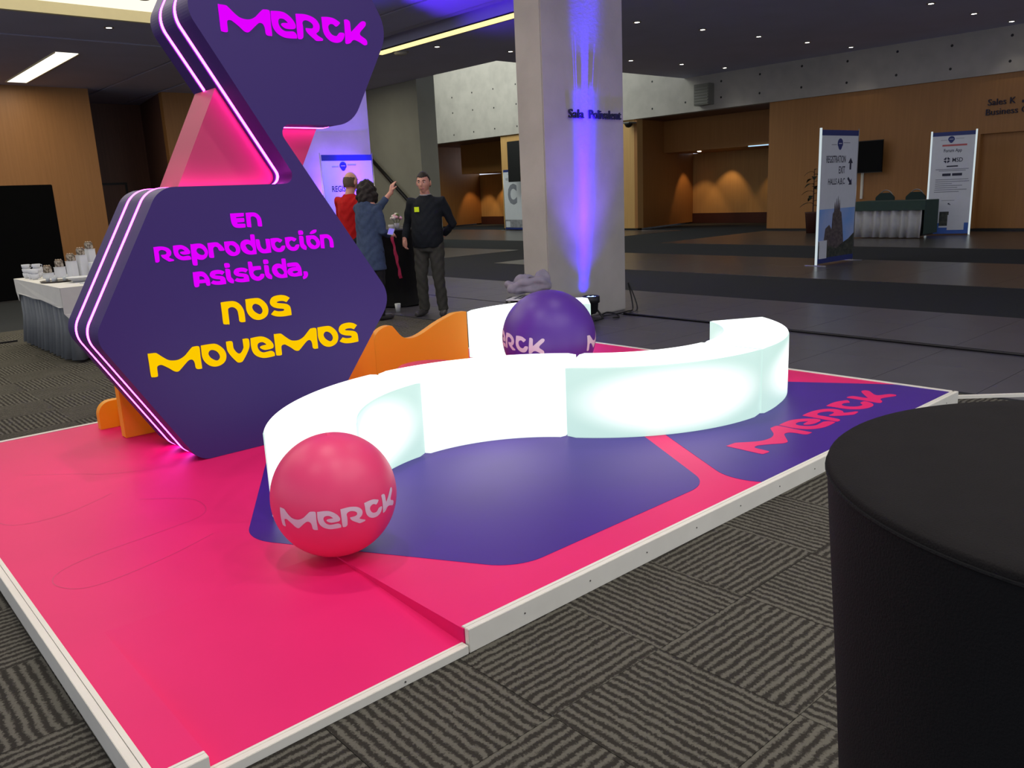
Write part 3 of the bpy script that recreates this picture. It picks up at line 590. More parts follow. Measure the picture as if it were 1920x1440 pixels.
spot_light('blue_wash', (7.0, 11.86, 1.0), (7.0, 12.05, 3.6), 900, 80, (.16, .05, 1), 1.0, .04)  # unseen wash added behind the banner, apart from the fixture, tints rear pillar
spot_light('blue_wash', (7.1, 10.6, .3), (7.1, 12.2, 4.2), 500, 50, (.10, .03, 1), 1.0, .05)  # added wash ahead of the fixture, tints the upper rear pillar
spot_light('uplight_spill', (7.1, 11.5, .3), (8.6, 12.6, 4.8), 1500, 75, (.12, .02, 1), .9, .05)
def cable(name, pts, r, label, seg=8, m=BLACK):
    bm = bmesh.new(); tube(bm, catmull(pts, seg), r, 6); o = fin(name, bm, m, smooth=True); tag(o, label, 'cable'); return o
cable('floor_cable', [(7.38, 6.3, .012), (7.385, 5.4, .012), (7.37, 4.4, .012), (7.34, 3.2, .012), (7.31, 2.3, .012), (7.30, 1.4, .012), (7.3, .2, .012), (7.3, -1, .012)], .014, 'black cable running straight across the grey floor behind the stand')
cable('coiled_cable', [(7.03, 6.16, .02), (7.15, 6.18, .012), (7.3, 6.35, .012), (7.25, 6.45, .03), (7.1, 6.4, .012), (7.2, 6.28, .03), (7.5, 6.35, .02), (7.72, 6.45, .012), (7.76, 6.5, .15), (7.73, 6.52, .33), (7.75, 6.4, .02), (7.4, 6.28, .012)], .009, 'loose coil of black cable between the blue uplight and pillar corner')
# ================================================================ the stand platform
PH = .08
X0, X1, Y0, Y1 = .46, 5.50, 1.935, 5.82
RX0, RX1, RY = .60, 1.45, 2.80
plat = empty('stand_platform', (0, 0, 0), label='low pink and purple exhibition platform with white edging', cat='platform')
bm = bmesh.new()
def quad(bm, ps): bm.faces.new([bm.verts.new(p) for p in ps])
xs = [X0, RX0, RX1, X1]
for i in range(3):
    if i == 1:
        quad(bm, [(RX0, RY, PH), (RX1, RY, PH), (RX1, Y1, PH), (RX0, Y1, PH)])
        quad(bm, [(RX0, Y0, .026), (RX1, Y0, .026), (RX1, RY, PH), (RX0, RY, PH)])
    else:
        quad(bm, [(xs[i], Y0, PH), (xs[i + 1], Y0, PH), (xs[i + 1], Y1, PH), (xs[i], Y1, PH)])
for xr in (RX0, RX1):
    quad(bm, [(xr, Y0, 0), (xr, RY, 0), (xr, RY, PH), (xr, Y0, PH)])
quad(bm, [(X0, Y0, 0), (X1, Y0, 0), (X1, Y1, 0), (X0, Y1, 0)])
for a, b in (((X0, Y0), (X0, Y1)), ((X1, Y0), (X1, Y1)), ((X0, Y1), (X1, Y1)), ((RX1, Y0), (X1, Y0)), ((X0, Y0), (RX0, Y0))):
    quad(bm, [(a[0], a[1], 0), (b[0], b[1], 0), (b[0], b[1], PH), (a[0], a[1], PH)])
fin('floor_panel', bm, PINK, plat, recalc=False)
def trim(x0, x1, y0, y1, z0, z1): box('edge_trim', x0, x1, y0, y1, z0, z1, TRIM, plat, bev=.0015)
trim(RX1 + .004, X1 + .02, Y0 - .022, Y0, 0, PH + .004); trim(RX1 + .004, X1 + .02, Y0 - .001, Y0 + .016, PH - .001, PH + .004)
trim(X1, X1 + .022, Y0, Y1, 0, PH + .004); trim(X1 - .014, X1 + .001, Y0 + .016, Y1, PH - .001, PH + .004)
trim(X0 - .022, X1 + .022, Y1, Y1 + .022, 0, PH + .004); trim(X0, X1, Y1 - .012, Y1 + .001, PH - .001, PH + .004)
trim(X0 - .024, X0, Y0 - .022, Y1, 0, PH + .004); trim(X0 - .001, X0 + .016, Y0, Y1, PH - .001, PH + .004)
trim(X0 - .001, RX0 - .002, Y0 - .022, Y0, 0, PH + .004); trim(X0 + .016, RX0 - .002, Y0 - .001, Y0 + .012, PH - .001, PH + .004)
trim(RX0, RX1, Y0 - .022, Y0, 0, .03); trim(RX0, RX1, Y0 - .001, Y0 + .012, .024, .030)
for k in range(14):
    x = RX1 + .25 + k * .33 if k < 12 else (.52 if k == 12 else 1.2)
    z = .045 if k < 13 else .015
    if k == 12: z = .045
    bm = bmesh.new(); tube(bm, [(x, Y0 - .0245, z), (x, Y0 - .0205, z)], .003, 8); fin('screw', bm, mat('screw_steel', srgb(110, 108, 100), .4, metal=.6, noise=.1), plat)
def clip(poly, x0, x1, y0, y1):
    for ax, val, sg in ((0, x0, 1), (0, x1, -1), (1, y0, 1), (1, y1, -1)):
        out = []
        for i in range(len(poly)):
            a = Vector(poly[i - 1]); b = Vector(poly[i]); ia = (a[ax] - val) * sg >= 0; ib = (b[ax] - val) * sg >= 0
            if ia != ib: out.append(a + (b - a) * ((val - a[ax]) / (b[ax] - a[ax])))
            if ib: out.append(b)
        poly = out
    return poly
def hexa(cx, cy, R, r): return rounded([(cx + R * math.cos(k * PI / 3), cy + R * math.sin(k * PI / 3)) for k in range(6)], r, 10)
for cx, cy, R, r in ((2.475, 3.175, 1.205, .22), (4.40, 2.08, 1.21, .25)):
    p = clip(hexa(cx, cy, R, r), RX0, X1 - .015, Y0 + .017, Y1)
    bm = bmesh.new(); prism(bm, p, XY, PH, PH + .0012)
    tag(fin('floor_graphic', bm, PURP, plat), 'purple rounded hexagon on the platform floor')
lit_word('MeRcK', 3.62, 5.21, 2.165, .222, PINK, plat, 0, fn=lambda u, v, h: (u, v, PH + .0012 + .0012 * h), gap=.05)
# faint scored outline in the pink covering
PINKD = mat('pink_crease', srgb(220, 32, 103), .5, noise=.1)
def scored(pts):
    pp = catmull([(x, y, 0) for x, y in pts], 8); bm = bmesh.new(); pr = None
    for i, p in enumerate(pp):
        d = (pp[min(i + 1, len(pp) - 1)] - pp[max(i - 1, 0)]).normalized(); n = Vector((-d.y, d.x, 0)) * .0022
        a = bm.verts.new((p.x - n.x, p.y - n.y, PH + .0006)); b = bm.verts.new((p.x + n.x, p.y + n.y, PH + .0006))
        if pr: bm.faces.new((pr[0], a, b, pr[1]))
        pr = (a, b)
    fin('crease', bm, PINKD, plat)
scored([(.80, 4.95), (1.0, 4.75), (1.13, 4.6), (1.3, 4.5)]); scored([(1.12, 4.05), (1.3, 3.85), (1.27, 3.62), (1.05, 3.55), (.75, 3.5), (.60, 3.42), (.58, 3.3), (.68, 3.2), (.95, 3.25), (1.2, 3.35)])
scored([(.62, 4.6), (.55, 4.35), (.6, 4.15), (.8, 4.12), (1.05, 4.25)])
tz = empty('white_floor_edging', (0, 0, 0), label='thin white edging on the floor behind the black round table', cat='edging')
bm = bmesh.new(); prism(bm, [(5.62, 1.99), (5.66, 1.99), (6.72, .95), (6.7, .92)], XY, 0, .02); fin('edge_trim', bm, TRIM, tz)

# ================================================================ the sign
YS = 4.42
SIG = [(1.566, PH + .0015), (2.325, PH + .0015), (2.909, .842), (2.225, 1.888), (2.725, 1.888), (3.03, 2.44), (2.72, 2.97), (2.08, 2.97), (1.795, 2.455), (2.34, 1.563), (1.545, 1.563), (1.127, .832)]
RAD = [.12, .12, .16, .05, .2, .2, .2, .2, .14, .05, .14, .13]
out = rounded(SIG, RAD, 10)
sign = empty('illuminated_sign', (0, 0, 0), label='tall dark purple double hexagon sign edged with pink neon on the platform', cat='sign')
def board(name, o_, y0, y1, m):
    bm = bmesh.new(); prism(bm, o_, XZ, y0, y1); return fin(name, bm, m, sign)
board('front_board', out, YS, YS + .165, SIGNP)
core = inset(out, .03)
board('core', core, YS + .165, YS + .215, SIGNP); board('middle_board', out, YS + .215, YS + .375, SIGNP)
board('core', core, YS + .375, YS + .425, SIGNP); board('back_board', out, YS + .425, YS + .55, SIGNP)
nin = inset(out, .006)
# neon runs round all sides except the foot
def neon(y):
    pts = nin[:]
    k0 = max(range(len(pts)), key=lambda i: (pts[i].y < PH + .02) * (10 + pts[i].x))
    seq = pts[k0:] + pts[:k0]
    seq = [p for p in seq if p.y > PH + .012]
    bm = bmesh.new(); tube(bm, [(p.x, y, p.y) for p in seq], .0095, 8); fin('neon_tube', bm, NEON, sign, smooth=True)
neon(YS + .190); neon(YS + .400)
# rose band crossing behind the neck
band = [(1.70, 1.50), (2.41, 1.50), (2.74, 2.09), (2.03, 2.13), ]
board('rose_band', [(1.699, 1.50), (2.41, 1.50), (2.72, 2.08), (2.27, 2.08), (2.06, 2.13), (2.03, 2.13)], YS + .24, YS + .535, SPINK)
lit_word('MeRcK', 1.976, 2.872, 2.347, .134, MAGL, sign, YS, gap=.04)
lit_word('En', 1.907, 2.082, 1.334, .079, MAGL, sign, YS, gap=.12)
lit_word('Reproducci´on'.replace('´o', 'o'), 1.477, 2.522, 1.184, .081, MAGL, sign, YS, gap=.06)
lay, W = layout('Reproduccion', .06); sc_ = (2.522 - 1.477) / W; ox = [x for ch, x in lay if ch == 'o'][-1]
vs, fs = glyph('´'); me = bpy.data.meshes.new('accent'); me.from_pydata([(1.477 + (ox + .3 + v.x) * sc_, YS - .006 * (v.z + .5), 1.184 + v.y * .081) for v in vs], [], fs); link('accent', me, MAGL, sign)
lit_word('Asistida,', 1.661, 2.334, 1.036, .081, MAGL, sign, YS, gap=.06)
lit_word('nos', 1.793, 2.203, .815, .125, YELL, sign, YS, gap=.12)
lit_word('MoveMos', 1.372, 2.634, .592, .128, YELL, sign, YS, gap=.07)
# glow of the lit letters' edges comes from the same acrylic

# orange base boards
PH0 = PH; PH = PH + .001
ob = empty('orange_prop_frame', (0, 0, 0), label='orange boards propping the hexagon sign from behind', cat='sign base')
box('long_board', 1.43, 3.27, 5.25, 5.33, PH, .50, ORANGE, ob, bev=.004)
box('cross_board', 1.62, 1.70, 4.972, 5.25, PH, .42, ORANGE, ob); box('cross_board', 2.25, 2.33, 4.972, 5.25, PH, .42, ORANGE, ob)
bm = bmesh.new(); prism(bm, rounded([(1.385, PH), (1.60, PH), (1.60, .26), (1.385, .26)], [.0, 0, .02, .10], 8), XZ, 5.60, 5.66); fin('foot_board', bm, ORANGE, ob)
box('brace', 1.50, 1.56, 5.33, 5.60, PH, .2, ORANGE, ob)
ow = empty('orange_wave_board', (0, 0, 0), label='orange board with a wavy top edge left of the rear glowing bench', cat='board')
prof = [(3.30, .41), (3.33, .462), (3.394, .495), (3.46, .50), (3.49, .475), (3.55, .405), (3.61, .378), (3.68, .378), (3.76, .40), (3.90, .458), (4.03, .50), (4.10, .515), (4.21, .515)]
pp = [tuple(p)[:2] for p in catmull([(x, z, 0) for x, z in prof], 4)]
bm = bmesh.new(); prism(bm, pp + [(4.21, PH), (3.30, PH)], lambda u, v, h: (u, h + .10 * max(0, 1 - (u - 3.30) / .25) ** 2 * 0 + .0, v), 5.30, 5.36); fin('panel', bm, ORANGE, ow)
box('return_panel', 4.14, 4.21, 5.36, 5.56, PH, .44, ORANGE, ow)
pf = empty('round_pouf', (3.16, 4.42, PH), label='low round red pouf with dark purple rim behind the front bench', cat='pouf')
bm = bmesh.new(); lathe(bm, [(.19, 0), (.22, .02), (.225, .16), (.222, .232)], 40); fin('side', bm, SIGNP, pf, smooth=False)
bm = bmesh.new(); lathe(bm, [(.223, .232), (.222, .25), (.20, .266), (.002, .270)], 40); fin('seat', bm, mat('red_vinyl', srgb(222, 36, 70), .45, noise=.05), pf, smooth=True)

PH = PH0
# ================================================================ glowing benches
def bench_mat(name, hi, lo):
    m = bpy.data.materials.new(name); m.use_nodes = True; nt = m.node_tree; b = nt.nodes['Principled BSDF']
    b.inputs['Base Color'].default_value = (.14, .15, .15, 1); b.inputs['Roughness'].default_value = .4
    uv = nt.nodes.new('ShaderNodeTexCoord'); sub = nt.nodes.new('ShaderNodeVectorMath'); sub.operation = 'DISTANCE'; sub.inputs[1].default_value = (.5, .5, 0)
    nt.links.new(uv.outputs['UV'], sub.inputs[0])
    cr = nt.nodes.new('ShaderNodeValToRGB'); cr.color_ramp.interpolation = 'EASE'
    cr.color_ramp.elements[0].position = .10; cr.color_ramp.elements[0].color = (hi, hi, hi * .985, 1)
    cr.color_ramp.elements[1].position = .55; cr.color_ramp.elements[1].color = lo + (1,)
    nt.links.new(sub.outputs['Value'], cr.inputs[0]); nt.links.new(cr.outputs[0], b.inputs['Emission Color'])
    b.inputs['Emission Strength'].default_value = 1.0
    return m
BM = [bench_mat('glowing_plastic', 1.6, (.56, .79, .72)), bench_mat('bright_glowing_plastic', 2.0, (.88, .97, .94)), bench_mat('cool_glowing_plastic', 1.65, (.55, .78, .71))]
BM[1].node_tree.nodes['Principled BSDF'].inputs['Emission Strength'].default_value = 1.1
BM[0].node_tree.nodes['Principled BSDF'].inputs['Emission Strength'].default_value = 1.0
BM[2].node_tree.nodes['Principled BSDF'].inputs['Emission Strength'].default_value = 1.0
def bench(c, Ri, Ro, a0, a1, z0, z1, m, label, group=None, caps=(0, 0)):
    b = .016; n = 26
    prof = [(Ri + b, z0, 0), (Ro - b, z0, 0), (Ro, z0 + b, 1), (Ro, z1 - b, 1), (Ro - b * .3, z1 - b * .3, 2), (Ro - b, z1, 2), (Ri + b, z1, 2), (Ri + b * .3, z1 - b * .3, 2), (Ri, z1 - b, 3), (Ri, z0 + b, 3)]
    bm = bmesh.new(); uvl = bm.loops.layers.uv.new('UVMap'); rings = []
    a0, a1 = math.radians(a0), math.radians(a1); g = .003 / Ro
    for i in range(n + 1):
        a = a0 + g + (a1 - a0 - 2 * g) * i / n
        k = b * .6 if i in (0, n) else 0
        ring = []
        for r, z, s in prof:
            rr = min(max(r, Ri + k), Ro - k); zz = min(max(z, z0 + k), z1 - k)
            ring.append(bm.verts.new((c[0] + rr * math.cos(a), c[1] + rr * math.sin(a), zz)))
        rings.append(ring)
    N = len(prof)
    def side(j, r, z):
        s = prof[j][2]
        return (z - z0) / (z1 - z0) if s in (1, 3) else (.30 + .4 * (r - Ri) / (Ro - Ri) if s == 2 else .5)
    for i in range(n):
        for j in range(N):
            j2 = (j + 1) % N
            f = bm.faces.new((rings[i][j], rings[i + 1][j], rings[i + 1][j2], rings[i][j2]))
            top = prof[j][1] > z1 - b and prof[j2][1] > z1 - b
            for lp in f.loops:
                v = lp.vert; ii = i if v in rings[i] else i + 1
                r = math.hypot(v.co.x - c[0], v.co.y - c[1])
                u = ii / n
                if top: u = .2 + .6 * u; w_ = .30 + .4 * (r - Ri) / (Ro - Ri)
                else: w_ = (v.co.z - z0) / (z1 - z0)
                lp[uvl].uv = (u, w_)
            f.smooth = True
    for ci, ring in enumerate((rings[0], rings[-1])):
        f = bm.faces.new(ring)
        if not caps[ci]:
            for lp in f.loops: lp[uvl].uv = (.02, .02)
            continue
        for lp in f.loops:
            r = math.hypot(lp.vert.co.x - c[0], lp.vert.co.y - c[1])
            lp[uvl].uv = (.28 + .44 * (r - Ri) / (Ro - Ri), .14 + .14 * (lp.vert.co.z - z0) / (z1 - z0))
    o = fin('glowing_bench', bm, m)
    md = o.modifiers.new('e', 'EDGE_SPLIT'); md.split_angle = .9
    return tag(o, label, 'bench', group)
C1 = (2.51, 2.712); C2 = (4.225, 3.80); ZT = .496
GB = 'glowing white curved bench modules'
bench(C1, .80, 1.21, 93.8, 153.3, PH + .0015, ZT, BM[0], 'glowing white curved bench module at the left end behind the pink ball', GB, (0, 1))
bench(C1, .80, 1.21, 33.5, 93.3, PH + .0015, ZT, BM[1], 'brightest glowing bench module, second from the left end of the snake', GB)
bench(C2, .815, 1.235, 211.8, 271.6, PH + .0015, ZT, BM[2], 'glowing bench module left of the floor lettering, third in the snake', GB)
bench(C2, .815, 1.235, 272.0, 333.0, PH + .0015, ZT, BM[2], 'glowing bench module at the right end of the snake with open cut end', GB, (0, 1))
bench((4.65, 4.24), .80, 1.245, 46, 105.5, PH + .0015, ZT, BM[0], 'separate glowing curved bench behind the purple ball', GB, (1, 1))

# ================================================================ balls
def ball(name, c, R, m, label, words, tau, roll, hdeg):
    e = empty(name, (c[0], c[1], c[2] - R), label=label, cat='ball', group='big inflatable balls on the stand')
    bm = bmesh.new(); bmesh.ops.create_uvsphere(bm, u_segments=96, v_segments=48, radius=R)
    for v in bm.verts:
        if v.co.z < -R * .985: v.co.z = -R * .985 - (v.co.z + R * .985) * -.15
        v.co.z += R
    fin('skin', bm, m, e, smooth=True)
    bm = bmesh.new(); lathe(bm, [(.012, 0), (.010, .003), (.004, .004), (.001, .002)], 16, (0, 0, 2 * R - .001)); fin('valve', bm, m, e)
    cc = Vector(c); n = (Vector((0, 0, 1.45)) - cc).normalized(); u = (Vector((0, 0, 1)) - n * n.z).normalized(); r = u.cross(n).normalized()
    ro = math.radians(roll); r, u = (r * math.cos(ro) + u * math.sin(ro)), (u * math.cos(ro) - r * math.sin(ro))
    t = math.radians(tau); P = u * math.cos(t) + n * math.sin(t); F = n * math.cos(t) - u * math.sin(t)
    for word, l0, l1 in words:
        lay, W = layout(word, .05); s = (l1 - l0) / W
        for ch, ox in lay:
            vs, fs = glyph(ch)
            bm = bmesh.new(); bv = [bm.verts.new((v.x, v.y, v.z)) for v in vs]
            for f in fs:
                if all(vs[i].z > 0 for i in f):
                    try: bm.faces.new([bv[i] for i in f])
                    except ValueError: pass
            bmesh.ops.delete(bm, geom=[v for v in bm.verts if not v.link_faces], context='VERTS')
            for it in range(6):
                es = [ed for ed in bm.edges if ed.calc_length() > .16]
                if not es: break
                bmesh.ops.subdivide_edges(bm, edges=es, cuts=1); bmesh.ops.triangulate(bm, faces=bm.faces)
            for v in bm.verts:
                lam = math.radians(l0 + (ox + v.co.x) * s); ph = math.radians(hdeg * (v.co.y - .5))
                d = r * (math.cos(ph) * math.sin(lam)) + P * math.sin(ph) + F * (math.cos(ph) * math.cos(lam))
                v.co = d * (R + .0009) + Vector((0, 0, R))
            fin('letter', bm, LETW, e, smooth=True)
    return e
PB = mat('pink_ball_vinyl', srgb(240, 66, 118), .42, noise=.05, nscale=3)
VB = mat('violet_ball_vinyl', srgb(86, 46, 148), .42, noise=.05, nscale=3)
ball('inflatable_ball', (1.484, 2.773, .325), .245, PB, 'large pink ball with pale lettering in front of the bench end', [('MeRcK', -56, 64)], 22.3, 1.8, 17.5)
ball('inflatable_ball', (4.12, 4.235, .421), .341, VB, 'large purple ball between the front and rear glowing benches', [('MeRcK', -122, -5), ('MeRcK', 53, 170)], 12, -3.5, 19)

# ================================================================ black cocktail tables
def cocktail(c, R, H, label, name='cocktail_table', mt=BLACKT, waist=.72, foot=.86, flare=None):
    t = empty(name, c, label=label, cat='table')
    bm = bmesh.new(); lathe(bm, [(.002, H), (R * .9, H), (R - .004, H - .0005), (R, H - .004), (R, H - .012)], 96, cap=False); fin('table_top', bm, mt, t, smooth=True)
    bm = bmesh.new(); n = 144; rings = []
    for k in range(26):
        f = k / 25; z = H - .012 - f * (H - .03)
        rr = R * (1 - (1 - waist) * math.sin(min(f / .8, 1) * PI / 2) ** 1.1 + (foot - waist) * max(0, (f - .8) / .2) ** 1.5)
        ring = []
        for i in range(n):
            a = 2 * PI * i / n
            w4 = max(0, math.cos(4 * (a + .35))) ** 3
            r2 = rr * (1 + (.06 * w4 * f) - .012 * f * math.cos(8 * (a + .35)))
            ring.append(bm.verts.new((r2 * math.cos(a), r2 * math.sin(a), z)))
        rings.append(ring)
    for a, b in zip(rings, rings[1:]):
        for i in range(n): bm.faces.new((a[i], a[(i + 1) % n], b[(i + 1) % n], b[i]))
    fin('stretch_cover', bm, BLACKF, t, smooth=True)
    bm = bmesh.new(); tube(bm, [(R * 1.001 * math.cos(a), R * 1.001 * math.sin(a), H - .012) for a in [2 * PI * i / 96 for i in range(96)]], .0025, 6, closed=True); fin('hem_seam', bm, BLACKF, t)
    for k in range(4):
        a = -.35 + k * PI / 2; bm = bmesh.new(); lathe(bm, [(.045, 0), (.045, .014), (.02, .03)], 14, (R * .84 * math.cos(a), R * .84 * math.sin(a), 0)); fin('foot', bm, BLACK, t)
    return t
cocktail((1.203, .176, 0), .383, 1.08, 'black covered round high table in the right foreground', waist=.885, foot=.90)
cocktail((6.46, 9.62, 0), .30, 1.04, 'black covered round high table behind the standing people', waist=.92, foot=1.12, mt=BLACKF)
# things on the far table
fl = empty('flower_posy', (6.44, 9.52, 1.040), label='small white and pink flower posy in a glass on the far black table', cat='flowers')
bm = bmesh.new(); lathe(bm, [(.03, 0), (.034, .05), (.036, .09)], 16); fin('glass', bm, mat('pale_glass', srgb(190, 196, 200), .1, noise=.02), fl, smooth=True)
for k in range(13):
    a = k * 2.4; r = .022 * math.sqrt(k) ; x, y, z = r * math.cos(a), r * math.sin(a), .135 + .07 * math.exp(-(r / .06) ** 2) + random.uniform(-.015, .02)
    bm = bmesh.new(); ell(bm, (x, y, z), (.026, .026, .02), sub=2)
    for v in bm.verts: v.co += Vector((random.uniform(-1, 1), random.uniform(-1, 1), random.uniform(-1, 1))) * .005
    fin('blossom', bm, [mat('white_petal', srgb(226, 222, 214), .7, noise=.1), mat('pink_petal', srgb(226, 170, 186), .7, noise=.1), mat('leaf_green', srgb(110, 130, 80), .6, noise=.2)][k % 3 if k % 4 else 0], fl, smooth=True)
for k in range(6):
    a = k * 1.05; bm = bmesh.new(); tube(bm, [(.01 * math.cos(a), .01 * math.sin(a), .05), (.05 * math.cos(a), .05 * math.sin(a), .13), (.10 * math.cos(a), .10 * math.sin(a), .15)], (.003, .003, .001), 5); fin('stem', bm, MATS['leaf_green'], fl)
cu = empty('white_cup', (6.33, 9.5, 1.040), label='small white cup at the left of the posy on the far black table', cat='cup')
bm = bmesh.new(); lathe(bm, [(.022, 0), (.036, .03), (.038, .075), (.034, .075), (.03, .03), (.002, .01)], 20); fin('body', bm, WHITE, cu, smooth=True)
bm = bmesh.new(); tube(bm, [(.036, 0, .06), (.055, 0, .055), (.055, 0, .03), (.036, 0, .02)], .004, 6); fin('handle', bm, WHITE, cu)
sc = empty('wire_stand', (6.56, 9.42, 1.040), label='thin metal wire stand right of the posy on the far black table', cat='stand')
bm = bmesh.new(); tube(bm, [(-.09, .04, .045), (.0, 0, .012), (.10, -.04, .006)], .004, 6); fin('wire', bm, METAL, sc); bm = bmesh.new(); tube(bm, [(-.09, .04, .05), (-.02, -.05, .004), (.1, -.04, .004)], .004, 6); fin('wire', bm, METAL, sc)
gj = empty('glass_tumbler', (6.02, 9.02, 0), label='clear glass tumbler on the floor by the foot of the far black table', cat='glass')
bm = bmesh.new(); lathe(bm, [(.03, 0), (.04, .11), (.037, .11), (.028, .008), (.001, .008)], 18); fin('bowl', bm, MATS['pale_glass'], gj, smooth=True)
rb = bmesh.new()
pr = None
for i in range(16):
    z = 1.03 - i * .042; x = 6.2 + i * .005 + .006 * math.sin(i * 1.7); y = 9.34 - i * .003; w_ = .018 + .004 * math.sin(i)
    a = rb.verts.new((x - w_ * .8, y + w_ * .6 - .02, z)); b = rb.verts.new((x + w_ * .8, y - w_ * .6 - .02, z + .01))
    if pr: rb.faces.new((pr[0], pr[1], b, a))
    pr = (a, b)
o = fin('pink_ribbon', rb, mat('pink_ribbon', srgb(190, 30, 80), .5, noise=.1)); md = o.modifiers.new('s', 'SOLIDIFY'); md.thickness = .002; tag(o, 'narrow pink ribbon hanging down the side of the far black table', 'ribbon')

# bag, papers and jacket behind the rear bench
bg_ = empty('black_bag', (5.62, 6.12, 0), .5, 'black soft bag standing behind the rear bench', 'bag')
bm = bmesh.new(); abox(bm, -.24, .24, -.13, .13, 0, .42, .05)
fin('body', bm, BLACK, bg_, smooth=True)
for s in (-.14, .14):
    bm = bmesh.new(); tube(bm, catmull([(-.12, s, .3), (-.09, s * 1.1, .40), (.09, s * 1.1, .40), (.12, s, .3)], 5), .01, 6); fin('handle', bm, BLACK, bg_)
pk = empty('white_folder', (5.52, 6.06, .421), .5, 'white printed folder lying on the black bag', 'folder')
box('cover', -.17, .15, -.12, .10, 0, .012, WHITE, pk, bev=.004)
for k in range(3): box('printed_line', -.13, .06 + .02 * k, -.08 + k * .045, -.055 + k * .045, .012, .0132, INK, pk)
bm = bmesh.new()
ell(bm, (0, 0, .045), (.22, .13, .06)); ell(bm, (.10, .02, .10), (.13, .10, .055))
tube(bm, catmull([(-.22, -.05, .03), (-.12, -.10, .10), (.02, -.10, .12), (.14, -.06, .10), (.22, .0, .06)], 4), .036, 10)
tube(bm, catmull([(-.14, -.02, .12), (-.07, -.05, .17), (.01, -.02, .16), (.02, .05, .13), (-.07, .07, .12)], 5, closed=True), .028, 10, closed=True)
R3 = Matrix.Rotation(.5, 3, 'Y') @ Matrix.Rotation(.3, 3, 'Z')
ell(bm, (.13, .02, .15), (.075, .022, .085), R3); ell(bm, (.18, .03, .12), (.05, .03, .10), Matrix.Rotation(-.2, 3, 'Y')); ell(bm, (-.18, .02, .07), (.07, .08, .045), Matrix.Rotation(.4, 3, 'Y'))
def crump(co, no):
    return co + no * (.008 * math.sin(co.x * 34 + co.z * 30) + .005 * math.sin(co.y * 50 - co.x * 25) + .003 * math.sin(co.z * 60))
jk = blob('grey_jacket', bm, mat('grey_lilac_cloth', srgb(142, 136, 150), .85, noise=.2, nscale=9), None, .011, 3, loc=(5.68, 6.10, .466), rot=(0, 0, -.6), disp=crump)
tag(jk, 'crumpled grey jacket heaped on the bag behind the rear bench', 'jacket')
# ================================================================ people
SKIN = mat('skin', srgb(206, 150, 130), .55, noise=.06, nscale=20)
HAIRD = mat('dark_hair', srgb(34, 24, 20), .7, noise=.3, nscale=40, bump=.5, bscale=60)
HAIRG = mat('short_brown_hair', srgb(96, 78, 62), .8, noise=.3, nscale=60, bump=.4, bscale=120)
def hand(bm, wr, d, nrm, thumb, L=.18, curl=.5, s=1.0):
    """palm + five fingers; d pointing direction, nrm palm normal (fingers curl towards it), thumb = side direction"""
    wr = Vector(wr); d = Vector(d).normalized(); th = Vector(thumb); th = (th - d * th.dot(d)).normalized(); nrm = Vector(nrm); nrm = (nrm - d * nrm.dot(d)).normalized()
    tube(bm, [wr - d * .03, wr + d * .02, wr + d * .055, wr + d * .09], [(.026 * s, .022 * s), (.034 * s, .017 * s), (.042 * s, .016 * s), (.040 * s, .013 * s)], 12) if abs(th.dot(d.orthogonal().normalized())) > .7 else tube(bm, [wr - d * .03, wr + d * .02, wr + d * .055, wr + d * .09], [.026 * s, .03 * s, .031 * s, .026 * s], 12)
    for k, (off, ln) in enumerate(((.030, .072), (.011, .082), (-.009, .076), (-.028, .058))):
        b = wr + d * .075 + th * off
        p1 = b + (d * math.cos(curl * .5) + nrm * math.sin(curl * .5)) * ln * .45
        p2 = p1 + (d * math.cos(curl * 1.3) + nrm * math.sin(curl * 1.3)) * ln * .33
        p3 = p2 + (d * math.cos(curl * 2.1) + nrm * math.sin(curl * 2.1)) * ln * .26
        tube(bm, [b - d * .02, b, p1, p2, p3], [.009 * s, .0095 * s, .009 * s, .008 * s, .0065 * s], 8)
    b = wr + d * .025 + th * .03
    p1 = b + (d * .55 + th * .75 + nrm * .2).normalized() * .04; p2 = p1 + (d * .85 + th * .35 + nrm * .4).normalized() * .032
    tube(bm, [b - th * .015, b, p1, p2], [.014 * s, .012 * s, .010 * s, .008 * s], 8)
def head_bm(bm, c, yaw, pitch, s=1.09):
    Rm = (Matrix.Rotation(yaw, 3, 'Z') @ Matrix.Rotation(pitch, 3, 'X')); c = Vector(c)
    def g(x, w): return math.exp(-(x / w) ** 2)
    vs = ell(bm, (0, 0, 0), (1, 1, 1), sub=5)
    for v in vs:
        p = v.co.copy(); x, y, z = p.x * .074, p.y * .094, p.z * .116
        if z < -.02:
            t = min(1, (-.02 - z) / .09); x *= 1 - .34 * t
            if y > 0: y *= 1 - .35 * t
            else: y -= .006 * t
        if p.y < 0:
            y -= .024 * g(x, .011) * g(z + .016, .018) * 1.0
            y -= .010 * g(x, .009) * g(z - .008, .022)
            y += .010 * (g(x - .03, .016) + g(x + .03, .016)) * g(z - .012, .014)
            y -= .006 * g(z - .034, .010) * g(x, .05)
            y -= .007 * g(x, .022) * g(z + .052, .006) ; y -= .006 * g(x, .02) * g(z + .064, .007); y += .004 * g(x, .026) * g(z + .058, .0035)
            y -= .009 * g(x, .02) * g(z + .094, .014)
            y += .004 * (g(x - .05, .018) + g(x + .05, .018)) * g(z + .045, .02)
        v.co = c + Rm @ (Vector((x, y, z)) * s)
    for sx in (-1, 1):
        ell(bm, c + Rm @ Vector((sx * .077, .008, -.006)) * s, (.010 * s, .018 * s, .031 * s), Rm @ Matrix.Rotation(sx * .35, 3, 'Z'), 3)
    return Rm
